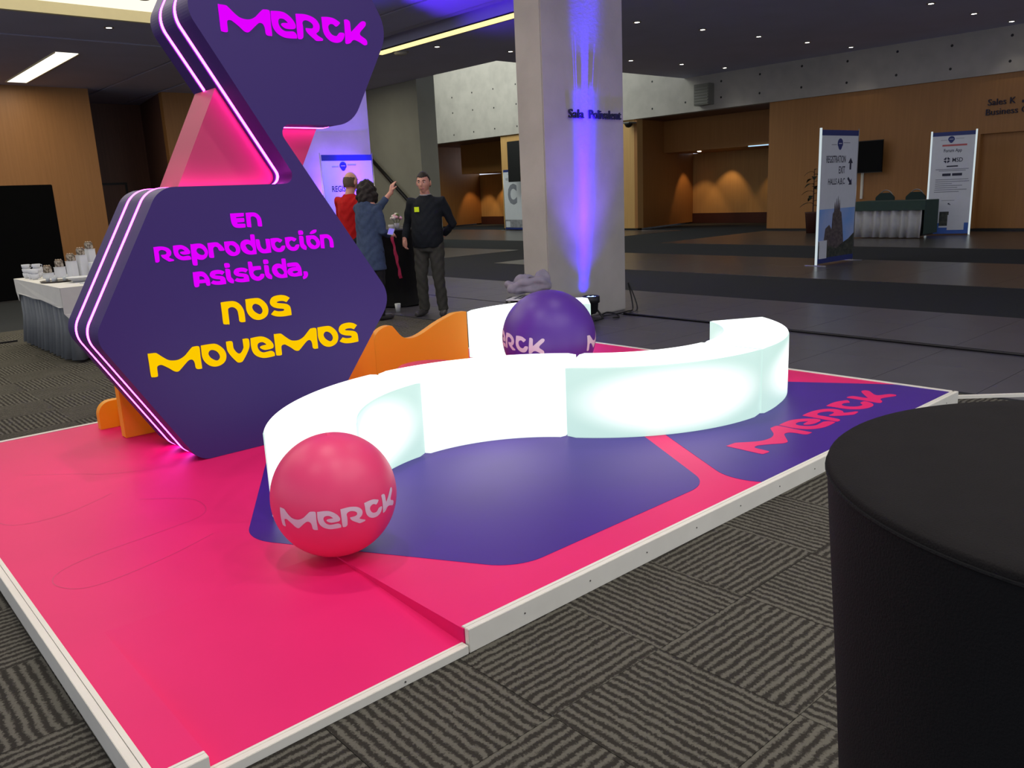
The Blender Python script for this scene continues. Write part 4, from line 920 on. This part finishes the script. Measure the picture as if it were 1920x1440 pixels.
def face_parts(par, c, Rm, s=1.09):
    EW = mat('eye_white', srgb(215, 208, 202), .3, noise=.02); EI = mat('eye_iris', srgb(30, 22, 18), .2, noise=.02); LP = mat('lips', srgb(158, 92, 86), .5, noise=.05)
    for sx in (-1, 1):
        bm = bmesh.new(); ell(bm, Vector(c) + Rm @ Vector((sx * .030, -.0765, .012)) * s, (.0135 * s, .009 * s, .0062 * s), Rm); e = fin('eye', bm, EW, par, smooth=True)
        bm = bmesh.new(); ell(bm, Vector(c) + Rm @ Vector((sx * .030 - .002, -.0845, .012)) * s, (.006 * s, .003 * s, .0058 * s), Rm, 2); fin('iris', bm, EI, e, smooth=True)
        bm = bmesh.new(); q = [Vector(c) + Rm @ Vector((sx * a, b, d)) * s for a, b, d in ((.015, -.092, .030), (.030, -.090, .036), (.046, -.078, .030))]; tube(bm, q, [.003 * s, .0045 * s, .002 * s], 6); fin('eyebrow', bm, HAIRD, par)
    bm = bmesh.new(); q = [Vector(c) + Rm @ Vector((a, b, d)) * s for a, b, d in ((-.024, -.083, -.059), (-.008, -.094, -.057), (.008, -.094, -.057), (.024, -.083, -.059))]; tube(bm, q, [.002 * s, .0035 * s, .0035 * s, .002 * s], 6); fin('mouth', bm, LP, par)
def ring_loft(bm, rings, n=24):
    R_ = []
    for (cx, cy, z, a, b) in rings:
        R_.append([bm.verts.new((cx + a * math.cos(2 * PI * i / n), cy + b * math.sin(2 * PI * i / n), z)) for i in range(n)])
    for A, B in zip(R_, R_[1:]):
        for i in range(n): bm.faces.new((A[i], A[(i + 1) % n], B[(i + 1) % n], B[i]))
    bm.faces.new(R_[0]); bm.faces.new(R_[-1])
def wrinkle(k, amp):
    return lambda co, no: co + no * amp * (math.sin(co.z * 55 + 6 * math.sin(co.x * 14 + k)) * .6 + math.sin(co.z * 23 + co.x * 40 + k) * .6)
def shoes(par, feet, m, dy=-1):
    for (x, y, yaw) in feet:
        bm = bmesh.new(); Rz = Matrix.Rotation(yaw, 3, 'Z')
        P = lambda a, b, c_: Vector((x, y, 0)) + Rz @ Vector((a, b, c_))
        tube(bm, [P(0, .07, .04), P(0, .02, .045), P(0, -.06, .04), P(0, -.14, .034), P(0, -.19, .03)], [.03, .042, .044, .045, .026], 14)
        tube(bm, [P(0, .03, .05), P(0, .035, .12)], [.042, .045], 12)
        for v in bm.verts: v.co.z = max(v.co.z, .002)
        bl = blob('shoe', bm, m, par, .008, 3)
def person(name, loc, yaw, label, P, cloth, trouser, shoe_m, hair, face=True, coat_low=.9, bald=False):
    t = empty(name, loc, yaw, label, 'person', 'people talking beside the far black table'); t['category'] = 'person'
    bm = bmesh.new()
    hc = P['head']; Rm = head_bm(bm, hc, P['hyaw'], P['hpitch'])
    ring_loft(bm, [(0, 0, .86, .15, .11), (0, 0, .98, .15, .11), (0, 0, 1.2, .15, .11), (0, 0, 1.38, .14, .09), (0, 0, 1.45, .10, .07), (0, 0.0, 1.48, .055, .055)])
    nk = Vector(hc) - Vector((0, -.01, .09)); tube(bm, [(0, .005, 1.40), (nk.x * .5, .005 + nk.y * .3, 1.48), nk], [.066, .060, .058], 16)
    for sd in ('R', 'L'):
        sh, el, wr = P['sh' + sd], P['el' + sd], P['wr' + sd]
        tube(bm, [sh, Vector(sh).lerp(Vector(el), .5), el, Vector(el).lerp(Vector(wr), .4), wr], [.052, .045, .038, .036, .025], 12)
        hd, hn, tt, cu_ = P['hand' + sd]; hand(bm, wr, hd, hn, tt, curl=cu_)
        hp, kn, an = P['hp' + sd], P['kn' + sd], P['an' + sd]
        tube(bm, [hp, Vector(hp).lerp(Vector(kn), .5), kn, Vector(kn).lerp(Vector(an), .35), an], [.088, .072, .052, .052, .036], 14)
    blob('body', bm, SKIN, t, .0065, 2, factor=.35)
    if face: face_parts(t, hc, Rm)
    # trousers
    bm = bmesh.new(); b_ = P['belly']
    ring_loft(bm, [(0, 0, .80, .17, .125), (0, 0, .90, .178 * b_, .13 * b_), (0, 0, 1.0, .165 * b_, .125 * b_)])
    for sd in ('R', 'L'):
        hp, kn, an = P['hp' + sd], P['kn' + sd], P['an' + sd]; an2 = Vector(an) + Vector((0, 0, -.03))
        tube(bm, [Vector(hp) + Vector((0, 0, .03)), Vector(hp).lerp(Vector(kn), .5), kn, Vector(kn).lerp(an2, .5), an2], [.105, .092, .074, .070, .066], 16)
    blob('trousers', bm, trouser, t, .012, 3, disp=wrinkle(1, .005))
    # top
    bm = bmesh.new()
    rg = P['torso']; ring_loft(bm, rg)
    for sd in ('R', 'L'):
        sh, el, wr = P['sh' + sd], P['el' + sd], P['wr' + sd]; w2 = Vector(el).lerp(Vector(wr), P.get('slv' + sd, .93))
        tube(bm, [Vector(sh) * .0 + Vector((sh[0] * .45, sh[1], sh[2] - .03)), sh, Vector(sh).lerp(Vector(el), .5), el, Vector(el).lerp(w2, .6), w2], [.075, .072, .062, .054, .046, .040], 14)
    blob('sweater', bm, cloth, t, .012, 3, disp=wrinkle(2, .004))
    shoes(t, P['feet'], shoe_m)
    # hair
    bm = bmesh.new(); vs = ell(bm, (0, 0, 0), (1, 1, 1), sub=5)
    for v in vs:
        p = v.co.copy(); q = hair(p); v.co = Vector(hc) + Rm @ (q * 1.09)
    bmesh.ops.delete(bm, geom=[], context='VERTS')
    fin('hair', bm, HAIRG if bald else HAIRD, t, smooth=True)
    return t, Rm
def short_hair(p):
    # skull cap: shrinks inside the head where there is no hair
    f = 1.055
    x, y, z = p.x * .074, p.y * .094, p.z * .116
    line = .052 + (.0 if y < -.05 else 0)
    low = (-.055 if y > .02 else (-.02 if y > -.02 else .058 - .9 * abs(x) * .3))
    k = 1.055 if z > low else .80
    if y < -.03 and z < .060 + .1 * (abs(x) - .04): k = .80
    return Vector((x * k, y * k + .002, z * k + .003))
def bob_hair(p):
    x, y, z = p.x * .112, p.y * .116, p.z * .165
    b = .006 * math.sin(p.x * 11 + p.z * 9) + .006 * math.sin(p.y * 13 - p.z * 7) + .005 * math.sin(p.z * 17 + p.x * 5)
    if y < -.045 and abs(x) < .06 and z < .09: k = .62
    else: k = 1 + b * 6
    if z < 0: x *= 1.05
    return Vector((x * k, y * k + .014, z * k - .048))
def bald_hair(p):
    x, y, z = p.x * .074, p.y * .094, p.z * .116
    k = 1.05 if (z < .05 and z > -.06 and y > .0) else .8
    return Vector((x * k, y * k + .002, z * k))

man = {'head': (-.0, -.035, 1.628), 'hyaw': .10, 'hpitch': .10, 'belly': 1.12,
       'shR': (-.195, 0, 1.405), 'elR': (-.275, .03, 1.14), 'wrR': (-.275, -.10, .955), 'handR': ((.1, -.25, -1), (.6, -.2, 0), (.1, -1, 0), .75),
       'shL': (.195, .01, 1.405), 'elL': (.285, .13, 1.12), 'wrL': (.12, .215, .98), 'handL': ((-1, .1, -.15), (0, .3, -1), (0, .2, 1), .5),
       'hpR': (-.095, 0, .88), 'knR': (-.11, -.03, .48), 'anR': (-.12, .02, .09), 'hpL': (.095, 0, .88), 'knL': (.11, -.01, .48), 'anL': (.13, .03, .09),
       'feet': [(-.125, .0, -.15), (.14, .02, .25)],
       'torso': [(0, -.01, .85, .185, .145), (0, -.02, .92, .198, .165), (0, -.028, 1.02, .20, .175), (0, -.02, 1.15, .195, .165), (0, 0, 1.28, .195, .145), (0, .005, 1.38, .185, .12), (0, .005, 1.44, .13, .085), (0, .0, 1.485, .068, .066)]}
SHIRT = mat('dark_navy_knit', srgb(30, 34, 40), .9, spec=.2, noise=.2, nscale=50); TROU = mat('dark_olive_trousers', srgb(58, 58, 52), .85, noise=.2, nscale=20)
SHOE = mat('grey_leather', srgb(62, 60, 60), .5, noise=.2)
m_, _R = person('person', (6.10, 8.35, 0), math.radians(-58), 'man in black sweater with yellow note on chest, facing left beside table', man, SHIRT, TROU, SHOE, short_hair)
box('yellow_note', -.095, -.035, -.158, -.150, 1.285, 1.345, mat('neon_yellow_paper', srgb(225, 255, 10), .6, noise=.02), m_)
bm = bmesh.new(); tube(bm, [(.064 * math.cos(a), .0 + .062 * math.sin(a) - .004, 1.487 + .006 * math.sin(a)) for a in [2 * PI * i / 24 for i in range(24)]], .008, 6, closed=True); fin('collar', bm, mat('pale_shirt', srgb(150, 150, 156), .8, noise=.05), m_)

wom = {'head': (.0, -.03, 1.57), 'hyaw': .25, 'hpitch': -.06, 'belly': .92,
       'shR': (-.17, 0, 1.34), 'elR': (-.21, -.02, 1.08), 'wrR': (-.12, -.235, 1.02), 'handR': ((.12, -1, .15), (.3, 0, -1), (.6, 0, .8), .6),
       'shL': (.165, -.02, 1.35), 'elL': (.07, -.29, 1.35), 'wrL': (.01, -.47, 1.54), 'handL': ((-.05, -.35, 1), (-.3, -1, 0), (-.9, .3, 0), .45),
       'hpR': (-.085, 0, .86), 'knR': (-.09, -.02, .47), 'anR': (-.10, .02, .09), 'hpL': (.085, 0, .86), 'knL': (.09, -.03, .47), 'anL': (.10, -.02, .09),
       'feet': [(-.10, .0, -.1), (.11, -.05, .1)], 'slvL': .62,
       'torso': [(0, .01, .62, .215, .165), (0, .01, .75, .20, .155), (0, 0, .9, .185, .145), (0, 0, 1.05, .165, .125), (0, 0, 1.22, .17, .125), (0, 0, 1.33, .165, .115), (0, .005, 1.40, .135, .10), (0, .0, 1.455, .085, .088)]}
BLUEG = mat('blue_grey_wool', srgb(66, 80, 108), .9, noise=.2, nscale=30, spec=.2); BLKT = mat('black_trousers', srgb(20, 20, 24), .8, noise=.1)
w_, _R = person('person', (5.44, 8.66, 0), math.radians(104), 'dark-haired woman in blue grey long top, back turned, one arm raised', wom, BLUEG, BLKT, SHOE, bob_hair)
ph = empty('mobile_phone', (5.61, 8.43, 1.07), .2, 'pale mobile phone held in the hand of the woman in blue grey', 'phone')
bm = bmesh.new(); abox(bm, -.035, .035, -.07, .07, -.004, .004, .003); o = fin('case', bm, WHITE, ph, rot=(.5, .2, -.9)); box('screen', -.031, .031, -.064, .064, .0042, .0048, glow('phone_screen', (.3, .25, .9, 1), .8), ph, rot=(.5, .2, -.9))
red = dict(man); red = {k: (v if not isinstance(v, list) else list(v)) for k, v in man.items()}
red.update({'elL': (.25, -.05, 1.13), 'wrL': (.2, -.2, .98), 'handL': ((0, -1, -.2), (-1, 0, 0), (0, 0, 1), .5), 'hyaw': .1})
REDC = mat('red_knit', srgb(176, 22, 24), .9, noise=.15, nscale=40, spec=.2)
r_, _R = person('person', (5.80, 9.62, 0), math.radians(100), 'balding man in red sweater mostly hidden behind the dark-haired woman', red, REDC, BLKT, SHOE, bald_hair, bald=True)
r_.scale = (1.04, 1.04, 1.04)

# ================================================================ banners
def banner(name, p0, p1, z1, label, bright_posts=True):
    """upright two-post banner; local x runs along the print from left to right as seen"""
    p0 = Vector(p0); p1 = Vector(p1); d = p1 - p0; W = d.length
    t = empty(name, (p0.x, p0.y, 0), math.atan2(d.y, d.x), label, 'banner stand')
    box('print_panel', .02, W - .02, -.008, .008, .03, z1, WHITE, t)
    for x in (0, W):
        bm = bmesh.new(); tube(bm, [(x, 0, .01), (x, 0, z1 + .03)], .02 if bright_posts and (x == 0 or bright_posts == 2) else .008, 10); fin('post', bm, glow('glowing_post', (.75, .86, .9, 1), .75) if bright_posts and (x == 0 or bright_posts == 2) else METAL, t, smooth=True)  # bright look of the posts put into emission; others plain metal
        box('foot_plate', x - .025, x + .025, -.2, .2, 0, .012, METAL if bright_posts else mat('clear_acrylic', srgb(150, 156, 156), .15, noise=.02), t)
    box('top_strip', .02, W - .02, -.012, -.008, z1 - .09, z1, NAVY, t)
    return t, W
def tx(t, s, x, z, h, m=INK, w_=None, al='C', bold=.012): return text('wording', s, m, t, (x, -.009, z), (1, 0, 0), (0, 0, 1), width=w_, height=(h if not w_ else h), depth=.001, bold=bold, align=al)
def bar(t, x0, x1, z0, z1, m, name='printed_block', off=0): return box(name, x0, x1, -.0105 - off, -.008, z0, z1, m, t)
def logo(t, x, z, s):
    bm = bmesh.new(); pts = [(x + s * math.cos(a) * (1.0 if math.sin(a) > -.3 else .8), z + s * (math.sin(a) * (1 if math.sin(a) > 0 else 1.25))) for a in [2 * PI * i / 24 for i in range(24)]]
    prism(bm, pts, XZ, -.011, -.008); fin('round_emblem', bm, NAVY, t); bar(t, x - s * .6, x + s * .6, z - s * .06, z + s * .08, WHITE, 'emblem_stripe', .002)
    bar(t, x - s * 3.2, x - s * 1.3, z - s * .3, z - s * .18, GREYI, 'printed_line'); bar(t, x + s * 1.3, x + s * 3.8, z + s * .1, z + s * .22, GREYI, 'printed_line')
def arrow(t, x, z, s, rot=0):
    pts = [(0, .5), (.38, .05), (.13, .05), (.13, -.5), (-.13, -.5), (-.13, .05), (-.38, .05)]
    c_, s_ = math.cos(rot), math.sin(rot); bm = bmesh.new(); prism(bm, [(x + s * (a * c_ - b * s_), z + s * (a * s_ + b * c_)) for a, b in pts], XZ, -.0105, -.008); fin('arrow', bm, INK, t)
SKYB = mat('sky_blue_print', srgb(120, 160, 220), .5, noise=.25, nscale=1.5, ncol=srgb(170, 180, 216)); TREES = mat('dark_foliage_print', srgb(34, 40, 36), .6, noise=.4, nscale=12, ncol=srgb(70, 72, 60)); STN = mat('stone_print', srgb(96, 84, 84), .6, noise=.4, nscale=18, ncol=srgb(60, 50, 54))
# near directional banner
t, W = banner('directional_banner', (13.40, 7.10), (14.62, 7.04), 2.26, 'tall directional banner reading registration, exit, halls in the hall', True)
logo(t, W * .5, 2.04, .085)
tx(t, 'REGISTRATION', .50, 1.72, .12, w_=.62); tx(t, 'EXIT', .70, 1.54, .12, w_=.20); tx(t, 'HALLS A,B,C', .54, 1.34, .12, w_=.54)
arrow(t, W * .80, 1.70, .2); arrow(t, W * .80, 1.40, .18, -2.3)
bar(t, .03, W - .03, .10, .95, SKYB, 'printed_sky')
bm = bmesh.new(); prism(bm, [(.03, .2), (.03, .42), (.12, .36), (.2, .4), (.24, .62), (.36, .68), (.44, .6), (.46, .86), (.50, .9), (.52, 1.06), (.55, .92), (.57, 1.12), (.60, .92), (.62, 1.16), (.65, .92), (.67, 1.10), (.70, .9), (.74, .88), (.80, .62), (.84, .38), (.84, .2)], XZ, -.0125, -.0105); fin('printed_cathedral', bm, STN, t)
bm = bmesh.new(); prism(bm, [(.03, .1), (.03, .34), (.2, .3), (.4, .32), (.6, .26), (.8, .34), (1.0, .40), (1.19, .50), (1.19, .1)], XZ, -.0135, -.0125); fin('printed_trees', bm, TREES, t)
bar(t, .03, W - .03, .03, .12, NAVY, 'bottom_strip', .004); bar(t, .06, .30, .11, .42, WHITE, 'white_card', .006)
# far app banner
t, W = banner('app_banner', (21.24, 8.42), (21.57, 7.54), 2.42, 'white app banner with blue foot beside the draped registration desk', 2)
logo(t, W * .45, 2.25, .07)
bar(t, .24, .76, 2.09, 2.13, mat('red_ink', srgb(190, 90, 90), .6, noise=.2), 'printed_line')
tx(t, 'Forum App', W * .5, 1.93, .10, w_=.38); tx(t, 'MSD', W * .62, 1.72, .10, w_=.22)
for k in range(4):
    bm = bmesh.new(); a = PI / 4 + k * PI / 2; cx, cz = W * .38, 1.77
    prism(bm, [(cx + r * math.cos(a + q), cz + r * math.sin(a + q)) for r, q in ((.03, -.6), (.075, -.55), (.075, .55), (.03, .6))], XZ, -.0105, -.008); fin('printed_mark', bm, INK, t)
bar(t, .36, .6, 1.61, 1.64, INK, 'printed_line')
for k, (a, b) in enumerate([(.13, .83), (.2, .77)]): bar(t, a, b, 1.55 - .035 * k, 1.565 - .035 * k, GREYI, 'printed_line')
bar(t, .28, .46, 1.40, 1.46, INK); bar(t, .49, .70, 1.40, 1.46, INK)
for k, (a, b) in enumerate([(.14, .84), (.14, .86), (.14, .5), (.14, .72), (.14, .62), (.13, .82), (.13, .66)]): bar(t, a, b, 1.31 - .048 * k, 1.325 - .048 * k, GREYI, 'printed_line')
bar(t, .30, .58, .82, .83, GREYI, 'printed_line'); tx(t, '✓', .44, .70, .08) if False else arrow(t, .47, .74, .07, 1)
bar(t, .03, W - .03, .03, .29, BLUEP, 'bottom_strip'); bar(t, .28, .48, .22, .56, TREES, 'printed_picture', .002); bar(t, .28, .48, .18, .22, WHITE, 'white_card', .003)
bar(t, .46, .82, .12, .48, WHITE, 'white_card', .005)
# hall C banner
t, W = banner('hall_banner', (22.75, 25.72), (22.60, 24.35), 2.40, 'pale banner with a large grey letter C left of the pillar', False)
logo(t, .52, 2.24, .08); tx(t, 'REGISTRATION', .6, 1.98, .1, GREYI, w_=.85)
text('wording', 'C', GREYI, t, (.28, -.009, 1.02), (1, 0, 0), (0, 0, 1), width=.62, height=.82, depth=.001, bold=.05)
bar(t, .02, W - .02, .10, .42, mat('pale_photo_print', srgb(150, 150, 156), .6, noise=.4, nscale=6), 'printed_picture'); bar(t, .02, W - .02, .03, .11, NAVY, 'bottom_strip', .002); bar(t, .08, .36, .12, .36, WHITE, 'white_card', .003)
# registration banner before rear pillar
t, W = banner('registration_banner', (6.63, 11.78), (7.57, 11.76), 2.17, 'registration banner lit blue in front of the rear pillar', False)
logo(t, .39, 2.0, .062)
tx(t, 'REGISTRATION', .16, 1.60, .095, w_=.66, al='L'); arrow(t, .86, 1.65, .12, -.8)
bar(t, .02, W - .02, .03, .3, BLUEP, 'bottom_strip')

# ================================================================ hall furniture
rd = empty('registration_desk', (20.1, 8.87, 0), label='long desk with dark green cloth and pleated grey skirt by the wood wall', cat='table')
def pleats(name, pts, z0, z1, amp, wl, m, par, z_amp=1.0):
    bm = bmesh.new(); P_ = [Vector(p) for p in pts]; prev = None; s = 0
    for a, b in zip(P_, P_[1:]):
        L = (b - a).length; n = max(2, int(L / (wl / 6))); d = (b - a).normalized(); nn = Vector((d.y, -d.x))
        for i in range(n + 1):
            q = a + d * L * i / n; ph_ = 2 * PI * (s + L * i / n) / wl
            w0 = math.sin(ph_ + .8 * math.sin(ph_ * .37)) * amp
            top = bm.verts.new((q.x + nn.x * w0 * .7, q.y + nn.y * w0 * .7, z1)); mid = bm.verts.new((q.x + nn.x * w0 * .9, q.y + nn.y * w0 * .9, z0 + (z1 - z0) * .45)); bot = bm.verts.new((q.x + nn.x * (w0 * 1.3 + amp * .6), q.y + nn.y * (w0 * 1.3 + amp * .6), z0))
            if prev: bm.faces.new((prev[0], top, mid, prev[1])); bm.faces.new((prev[1], mid, bot, prev[2]))
            prev = (top, mid, bot)
        s += L
    o = fin(name, bm, m, par, smooth=True); md = o.modifiers.new('s', 'SOLIDIFY'); md.thickness = .004; return o
box('table_top', -.02, .75, -.86, .84, .85, .88, GREEN, rd, bev=.008)
box('cloth_drop', -.03, -.02, -.87, .84, .66, .88, GREEN, rd); box('cloth_drop', -.02, .75, -.87, -.86, .1, .88, GREEN, rd)
pleats('skirt', [(.02, .82), (.02, -.80)], .02, .68, .045, .22, GREYS2, rd)
box('frame', .06, .7, -.8, .8, .06, .85, BLACK, rd)
def chair(y, label):
    t = empty('desk_chair', (21.42, y, 0), label=label, cat='chair', group='two dark chairs behind the registration desk')
    bm = bmesh.new(); prism(bm, rounded([(-.22, .62), (.22, .62), (.24, .94), (.12, 1.05), (-.12, 1.05), (-.24, .94)], .07), lambda u, v, h: (h, u, v), 0, .05); fin('backrest', bm, mat('dark_teal_fabric', srgb(34, 52, 50), .9, noise=.1), t)
    box('seat', -.45, 0, -.23, .23, .42, .49, MATS['dark_teal_fabric'], t, bev=.02)
    bm = bmesh.new(); tube(bm, catmull([(.06, -.2, .5), (.07, -.2, .9), (.07, -.08, 1.09), (.07, .08, 1.09), (.07, .2, .9), (.06, .2, .5)], 5), .012, 8); fin('back_frame', bm, METAL, t)
    for sx in (-.42, .03):
        for sy in (-.2, .2):
            bm = bmesh.new(); tube(bm, [(sx, sy, .44), (sx * 1.05, sy * 1.05, 0)], .012, 8); fin('leg', bm, METAL, t)
chair(9.55, 'dark rounded chair back behind the desk, nearer the television'); chair(8.79, 'dark rounded chair back behind the desk, nearer the app banner')
tv = empty('television', (22.66, 10.66, 2.0), label='black wall television partly hidden behind the directional banner', cat='television')
box('screen', -.03, .03, -.44, .44, -.41, .41, mat('black_screen', srgb(9, 9, 11), .5, spec=.1, noise=.05), tv, bev=.008, rot=(0, 0, 0)); box('bezel', -.035, .0, -.455, .455, -.425, -.405, BLACK, tv); box('bezel', -.035, 0, -.455, .455, .405, .425, BLACK, tv); box('bracket', -.0, .33, -.1, .1, -.12, .12, BLACK, tv)
ct = box('cable_trunking', 22.93, 22.99, 10.86, 10.92, .88, 1.58, glow('pale_tube', (.7, .72, .66, 1), .5) if False else TRIM); tag(ct, 'thin white cable trunking running down below the television', 'cable cover')
# plant
pn = empty('potted_plant', (21.9, 11.75, 0), label='dark potted plant half hidden behind the directional banner', cat='plant')
bm = bmesh.new(); lathe(bm, [(.16, 0), (.21, .55), (.22, .58), (.19, .58)], 20); fin('planter', bm, BROWN, pn, smooth=True)
LG = mat('dark_leaf', srgb(34, 42, 26), .6, noise=.3)
for k in range(16):
    a = k * 2.399; z0 = .75 + .065 * k; L = .38 - .008 * k; dx, dy = math.cos(a), math.sin(a)
    bm = bmesh.new(); v = []
    for i in range(6):
        f = i / 5; w_ = .07 * math.sin(PI * min(1, f * .95 + .05)); c_ = Vector((dx * L * f, dy * L * f, z0 + .16 * f - .25 * f * f)); s_ = Vector((-dy, dx, 0)) * w_
        v.append((bm.verts.new(c_ + s_), bm.verts.new(c_ + Vector((0, 0, -.01))), bm.verts.new(c_ - s_)))
    for p, q in zip(v, v[1:]): bm.faces.new((p[0], q[0], q[1], p[1])); bm.faces.new((p[1], q[1], q[2], p[2]))
    fin('leaf', bm, LG, pn, smooth=True)
bm = bmesh.new(); tube(bm, [(0, 0, .5), (.02, .01, 1.2), (0, 0, 1.75)], (.02, .015, .008), 8); fin('stem', bm, BROWN, pn)
# hanging monitor left of the pillar, dome camera
mo = empty('hanging_monitor', (22.2, 24.4, 2.65), label='black hanging monitor seen edge-on above the letter C banner', cat='monitor')
box('screen', -.05, .05, -.35, .35, -.75, .78, BLACK, mo, bev=.01); box('mount', .05, .4, -.05, .05, -.05, .05, BLACK, mo)
dc = empty('dome_camera', (22.75, 19.1, 3.62), label='small black dome camera below the concrete beam right of the pillar', cat='camera')
bm = bmesh.new(); lathe(bm, [(.001, -.14), (.09, -.11), (.13, -.04), (.14, 0)], 20); fin('dome', bm, BLACK, dc, smooth=True); box('bracket', -.16, .25, -.16, .16, 0, .05, MATS['grey_paint'], dc, bev=.01)
# ================================================================ left side: black screen, buffet
bs = empty('black_screen', (2.0, 16.5, 0), label='large matt black partition screen standing before the wood wall', cat='screen')
box('panel', -3, 1.93, -.03, .03, .02, 1.97, mat('matt_black_cloth', srgb(10, 10, 11), .95, spec=.05, noise=.1), bs, bev=.01)
for x in (-2, 0, 1.7): box('foot', x - .03, x + .03, -.3, .3, 0, .02, BLACK, bs)
bt = empty('buffet_table', (2.08, 8.9, 0), label='buffet table with white cloth and pleated grey skirt at left', cat='table')
box('table_top', 0, 1.55, 0, 1.92, .72, .748, WHITEC, bt, bev=.006)
pleats('skirt', [(.0, 1.92), (.0, .0), (1.55, .0)],   .03, .72, .04, .16, GREYS, bt)
box('frame', .05, 1.5, .05, 1.87, .05, .72, BLACK, bt)
def drape(name, pts, f, m, par):
    bm = bmesh.new(); prism(bm, pts, f, 0, .006); o = fin(name, bm, m, par); return o
drape('cloth_drop', [(1.96, .752), (1.96, .60), (1.9, .50), (1.86, .58), (1.6, .59), (1.2, .57), (.8, .585), (.4, .56), (.1, .55), (-.03, .56), (-.03, .752)], lambda u, v, h: (-.045 - h - .025 * (.752 - v) * math.sin(u * 9), u, v), WHITEC, bt)
drape('cloth_drop', [(-.05, .752), (-.05, .50), (.02, .40), (.09, .34), (.16, .40), (.22, .43), (.5, .46), (1.0, .50), (1.58, .50), (1.58, .752)], lambda u, v, h: (u, -.045 - h - .05 * (.752 - v) * math.sin(u * 11), v), WHITEC, bt)
box('cloth_top', -.052, 1.58, -.052, 1.96, .748, .754, WHITEC, bt, bev=.002)
TZ = .754
CH = mat('brown_sweet_box', srgb(70, 56, 44), .6, noise=.5, nscale=30, ncol=srgb(190, 180, 165))
names = ['lowest', 'second lowest', 'middle', 'second highest', 'highest']
for k, (x, y) in enumerate([(2.29, 10.40), (2.405, 10.35), (2.52, 10.30), (2.635, 10.31), (2.75, 10.38)]):
    h = .055 + .058 * k
    r = empty('white_riser', (x, y, TZ), .35, 'white display block on the buffet, %s of the row of five' % names[k], 'display block', 'white display blocks on the buffet')
    bm = bmesh.new(); abox(bm, -.044, .044, -.044, .044, 0, h, .003); fin('block', bm, WHITE, r); box('cap', -.046, .046, -.046, .046, h, h + .006, WHITE, r, bev=.001)
    z = empty('sweet_box', (x, y, TZ + h + .006), .35, 'small brown sweet box on the %s white display block' % names[k], 'box', 'brown sweet boxes on display blocks')
    box('box', -.033, .033, -.033, .033, 0, .07, CH, z, bev=.004)
    for q in range(4):
        bm = bmesh.new(); ell(bm, (-.02 + .013 * q, .0 + .012 * (-1) ** q, .078), (.012, .012, .01), sub=2); fin('sweet', bm, mat('sweet', srgb(150, 130, 110), .4, noise=.3), z, smooth=True)
bx = box('white_carton', 2.68, 2.84, 10.12, 10.25, TZ, TZ + .15, WHITE, bev=.004); tag(bx, 'plain white carton beside the highest display block on the buffet', 'carton')
cl = 0
for i, (x, y, n_) in enumerate([(2.14, 10.70, 3), (2.23, 10.62, 3), (2.15, 10.52, 2), (2.28, 10.78, 2), (2.15, 10.38, 2)]):
    wh = ['back left stack', 'back right stack', 'middle stack', 'farthest stack', 'nearest stack'][i]
    for k in range(n_):
        c_ = empty('coffee_cup', (x, y, TZ + k * .048), label='white coffee cup, %s from the bottom in the %s on the buffet' % (['first', 'second', 'third'][k], wh), cat='cup', group='white coffee cups stacked on the buffet')
        bm = bmesh.new(); lathe(bm, [(.024, 0), (.040, .03), (.043, .062), (.039, .062), (.03, .02), (.002, .008)], 20); fin('bowl', bm, WHITE, c_, smooth=True)
        bm = bmesh.new(); tube(bm, [(.040, 0, .055), (.06, 0, .05), (.058, 0, .03), (.036, 0, .02)], .004, 6); fin('handle', bm, WHITE, c_)
ty = empty('serving_tray', (2.22, 9.72, TZ), label='dark tray with glasses on the front of the buffet table', cat='tray')
bm = bmesh.new(); lathe(bm, [(.002, .004), (.15, .004), (.165, .016), (.17, .016), (.155, 0), (.002, 0)], 28, cap=False); fin('dish', bm, mat('dark_tray', srgb(60, 52, 46), .3, noise=.2), ty, smooth=True)
for k in range(5):
    a = k * 1.26 + .3; gl_ = ['nearest the tray edge', 'second from the tray edge', 'at the back of the tray', 'at the left of the tray', 'at the front of the tray'][k]; g_ = empty('small_glass', (2.22 + .09 * math.cos(a), 9.72 + .09 * math.sin(a), TZ + .005), label='small clear glass on the dark buffet tray, ' + gl_, cat='glass', group='small clear glasses on the dark buffet tray')
    bm = bmesh.new(); lathe(bm, [(.018, 0), (.022, .05), (.020, .05), (.016, .004), (.001, .004)], 14); fin('bowl', bm, MATS['pale_glass'], g_, smooth=True)
bw = empty('white_bowl', (2.36, 9.42, TZ), label='wide shallow white bowl near the buffet table corner', cat='bowl')
bm = bmesh.new(); lathe(bm, [(.06, 0), (.11, .045), (.13, .05), (.128, .054), (.10, .03), (.002, .012)], 28); fin('bowl', bm, WHITE, bw, smooth=True)
nb = empty('note_book', (2.40, 9.12, TZ), .5, 'open white pad with a dark pen at the buffet table edge', 'notebook')
box('pages', -.1, .1, -.07, .07, 0, .012, WHITE, nb, bev=.002); bm = bmesh.new(); tube(bm, [(-.1, -.09, .006), (.07, -.085, .006)], .005, 8); fin('pen', bm, BLACK, nb)
sd = box('black_floor_strip', 1.75, 2.0, 11.1, 11.13, 0, .02, BLACK); tag(sd, 'short dark strip on the carpet at the left of the buffet skirt', 'floor strip')
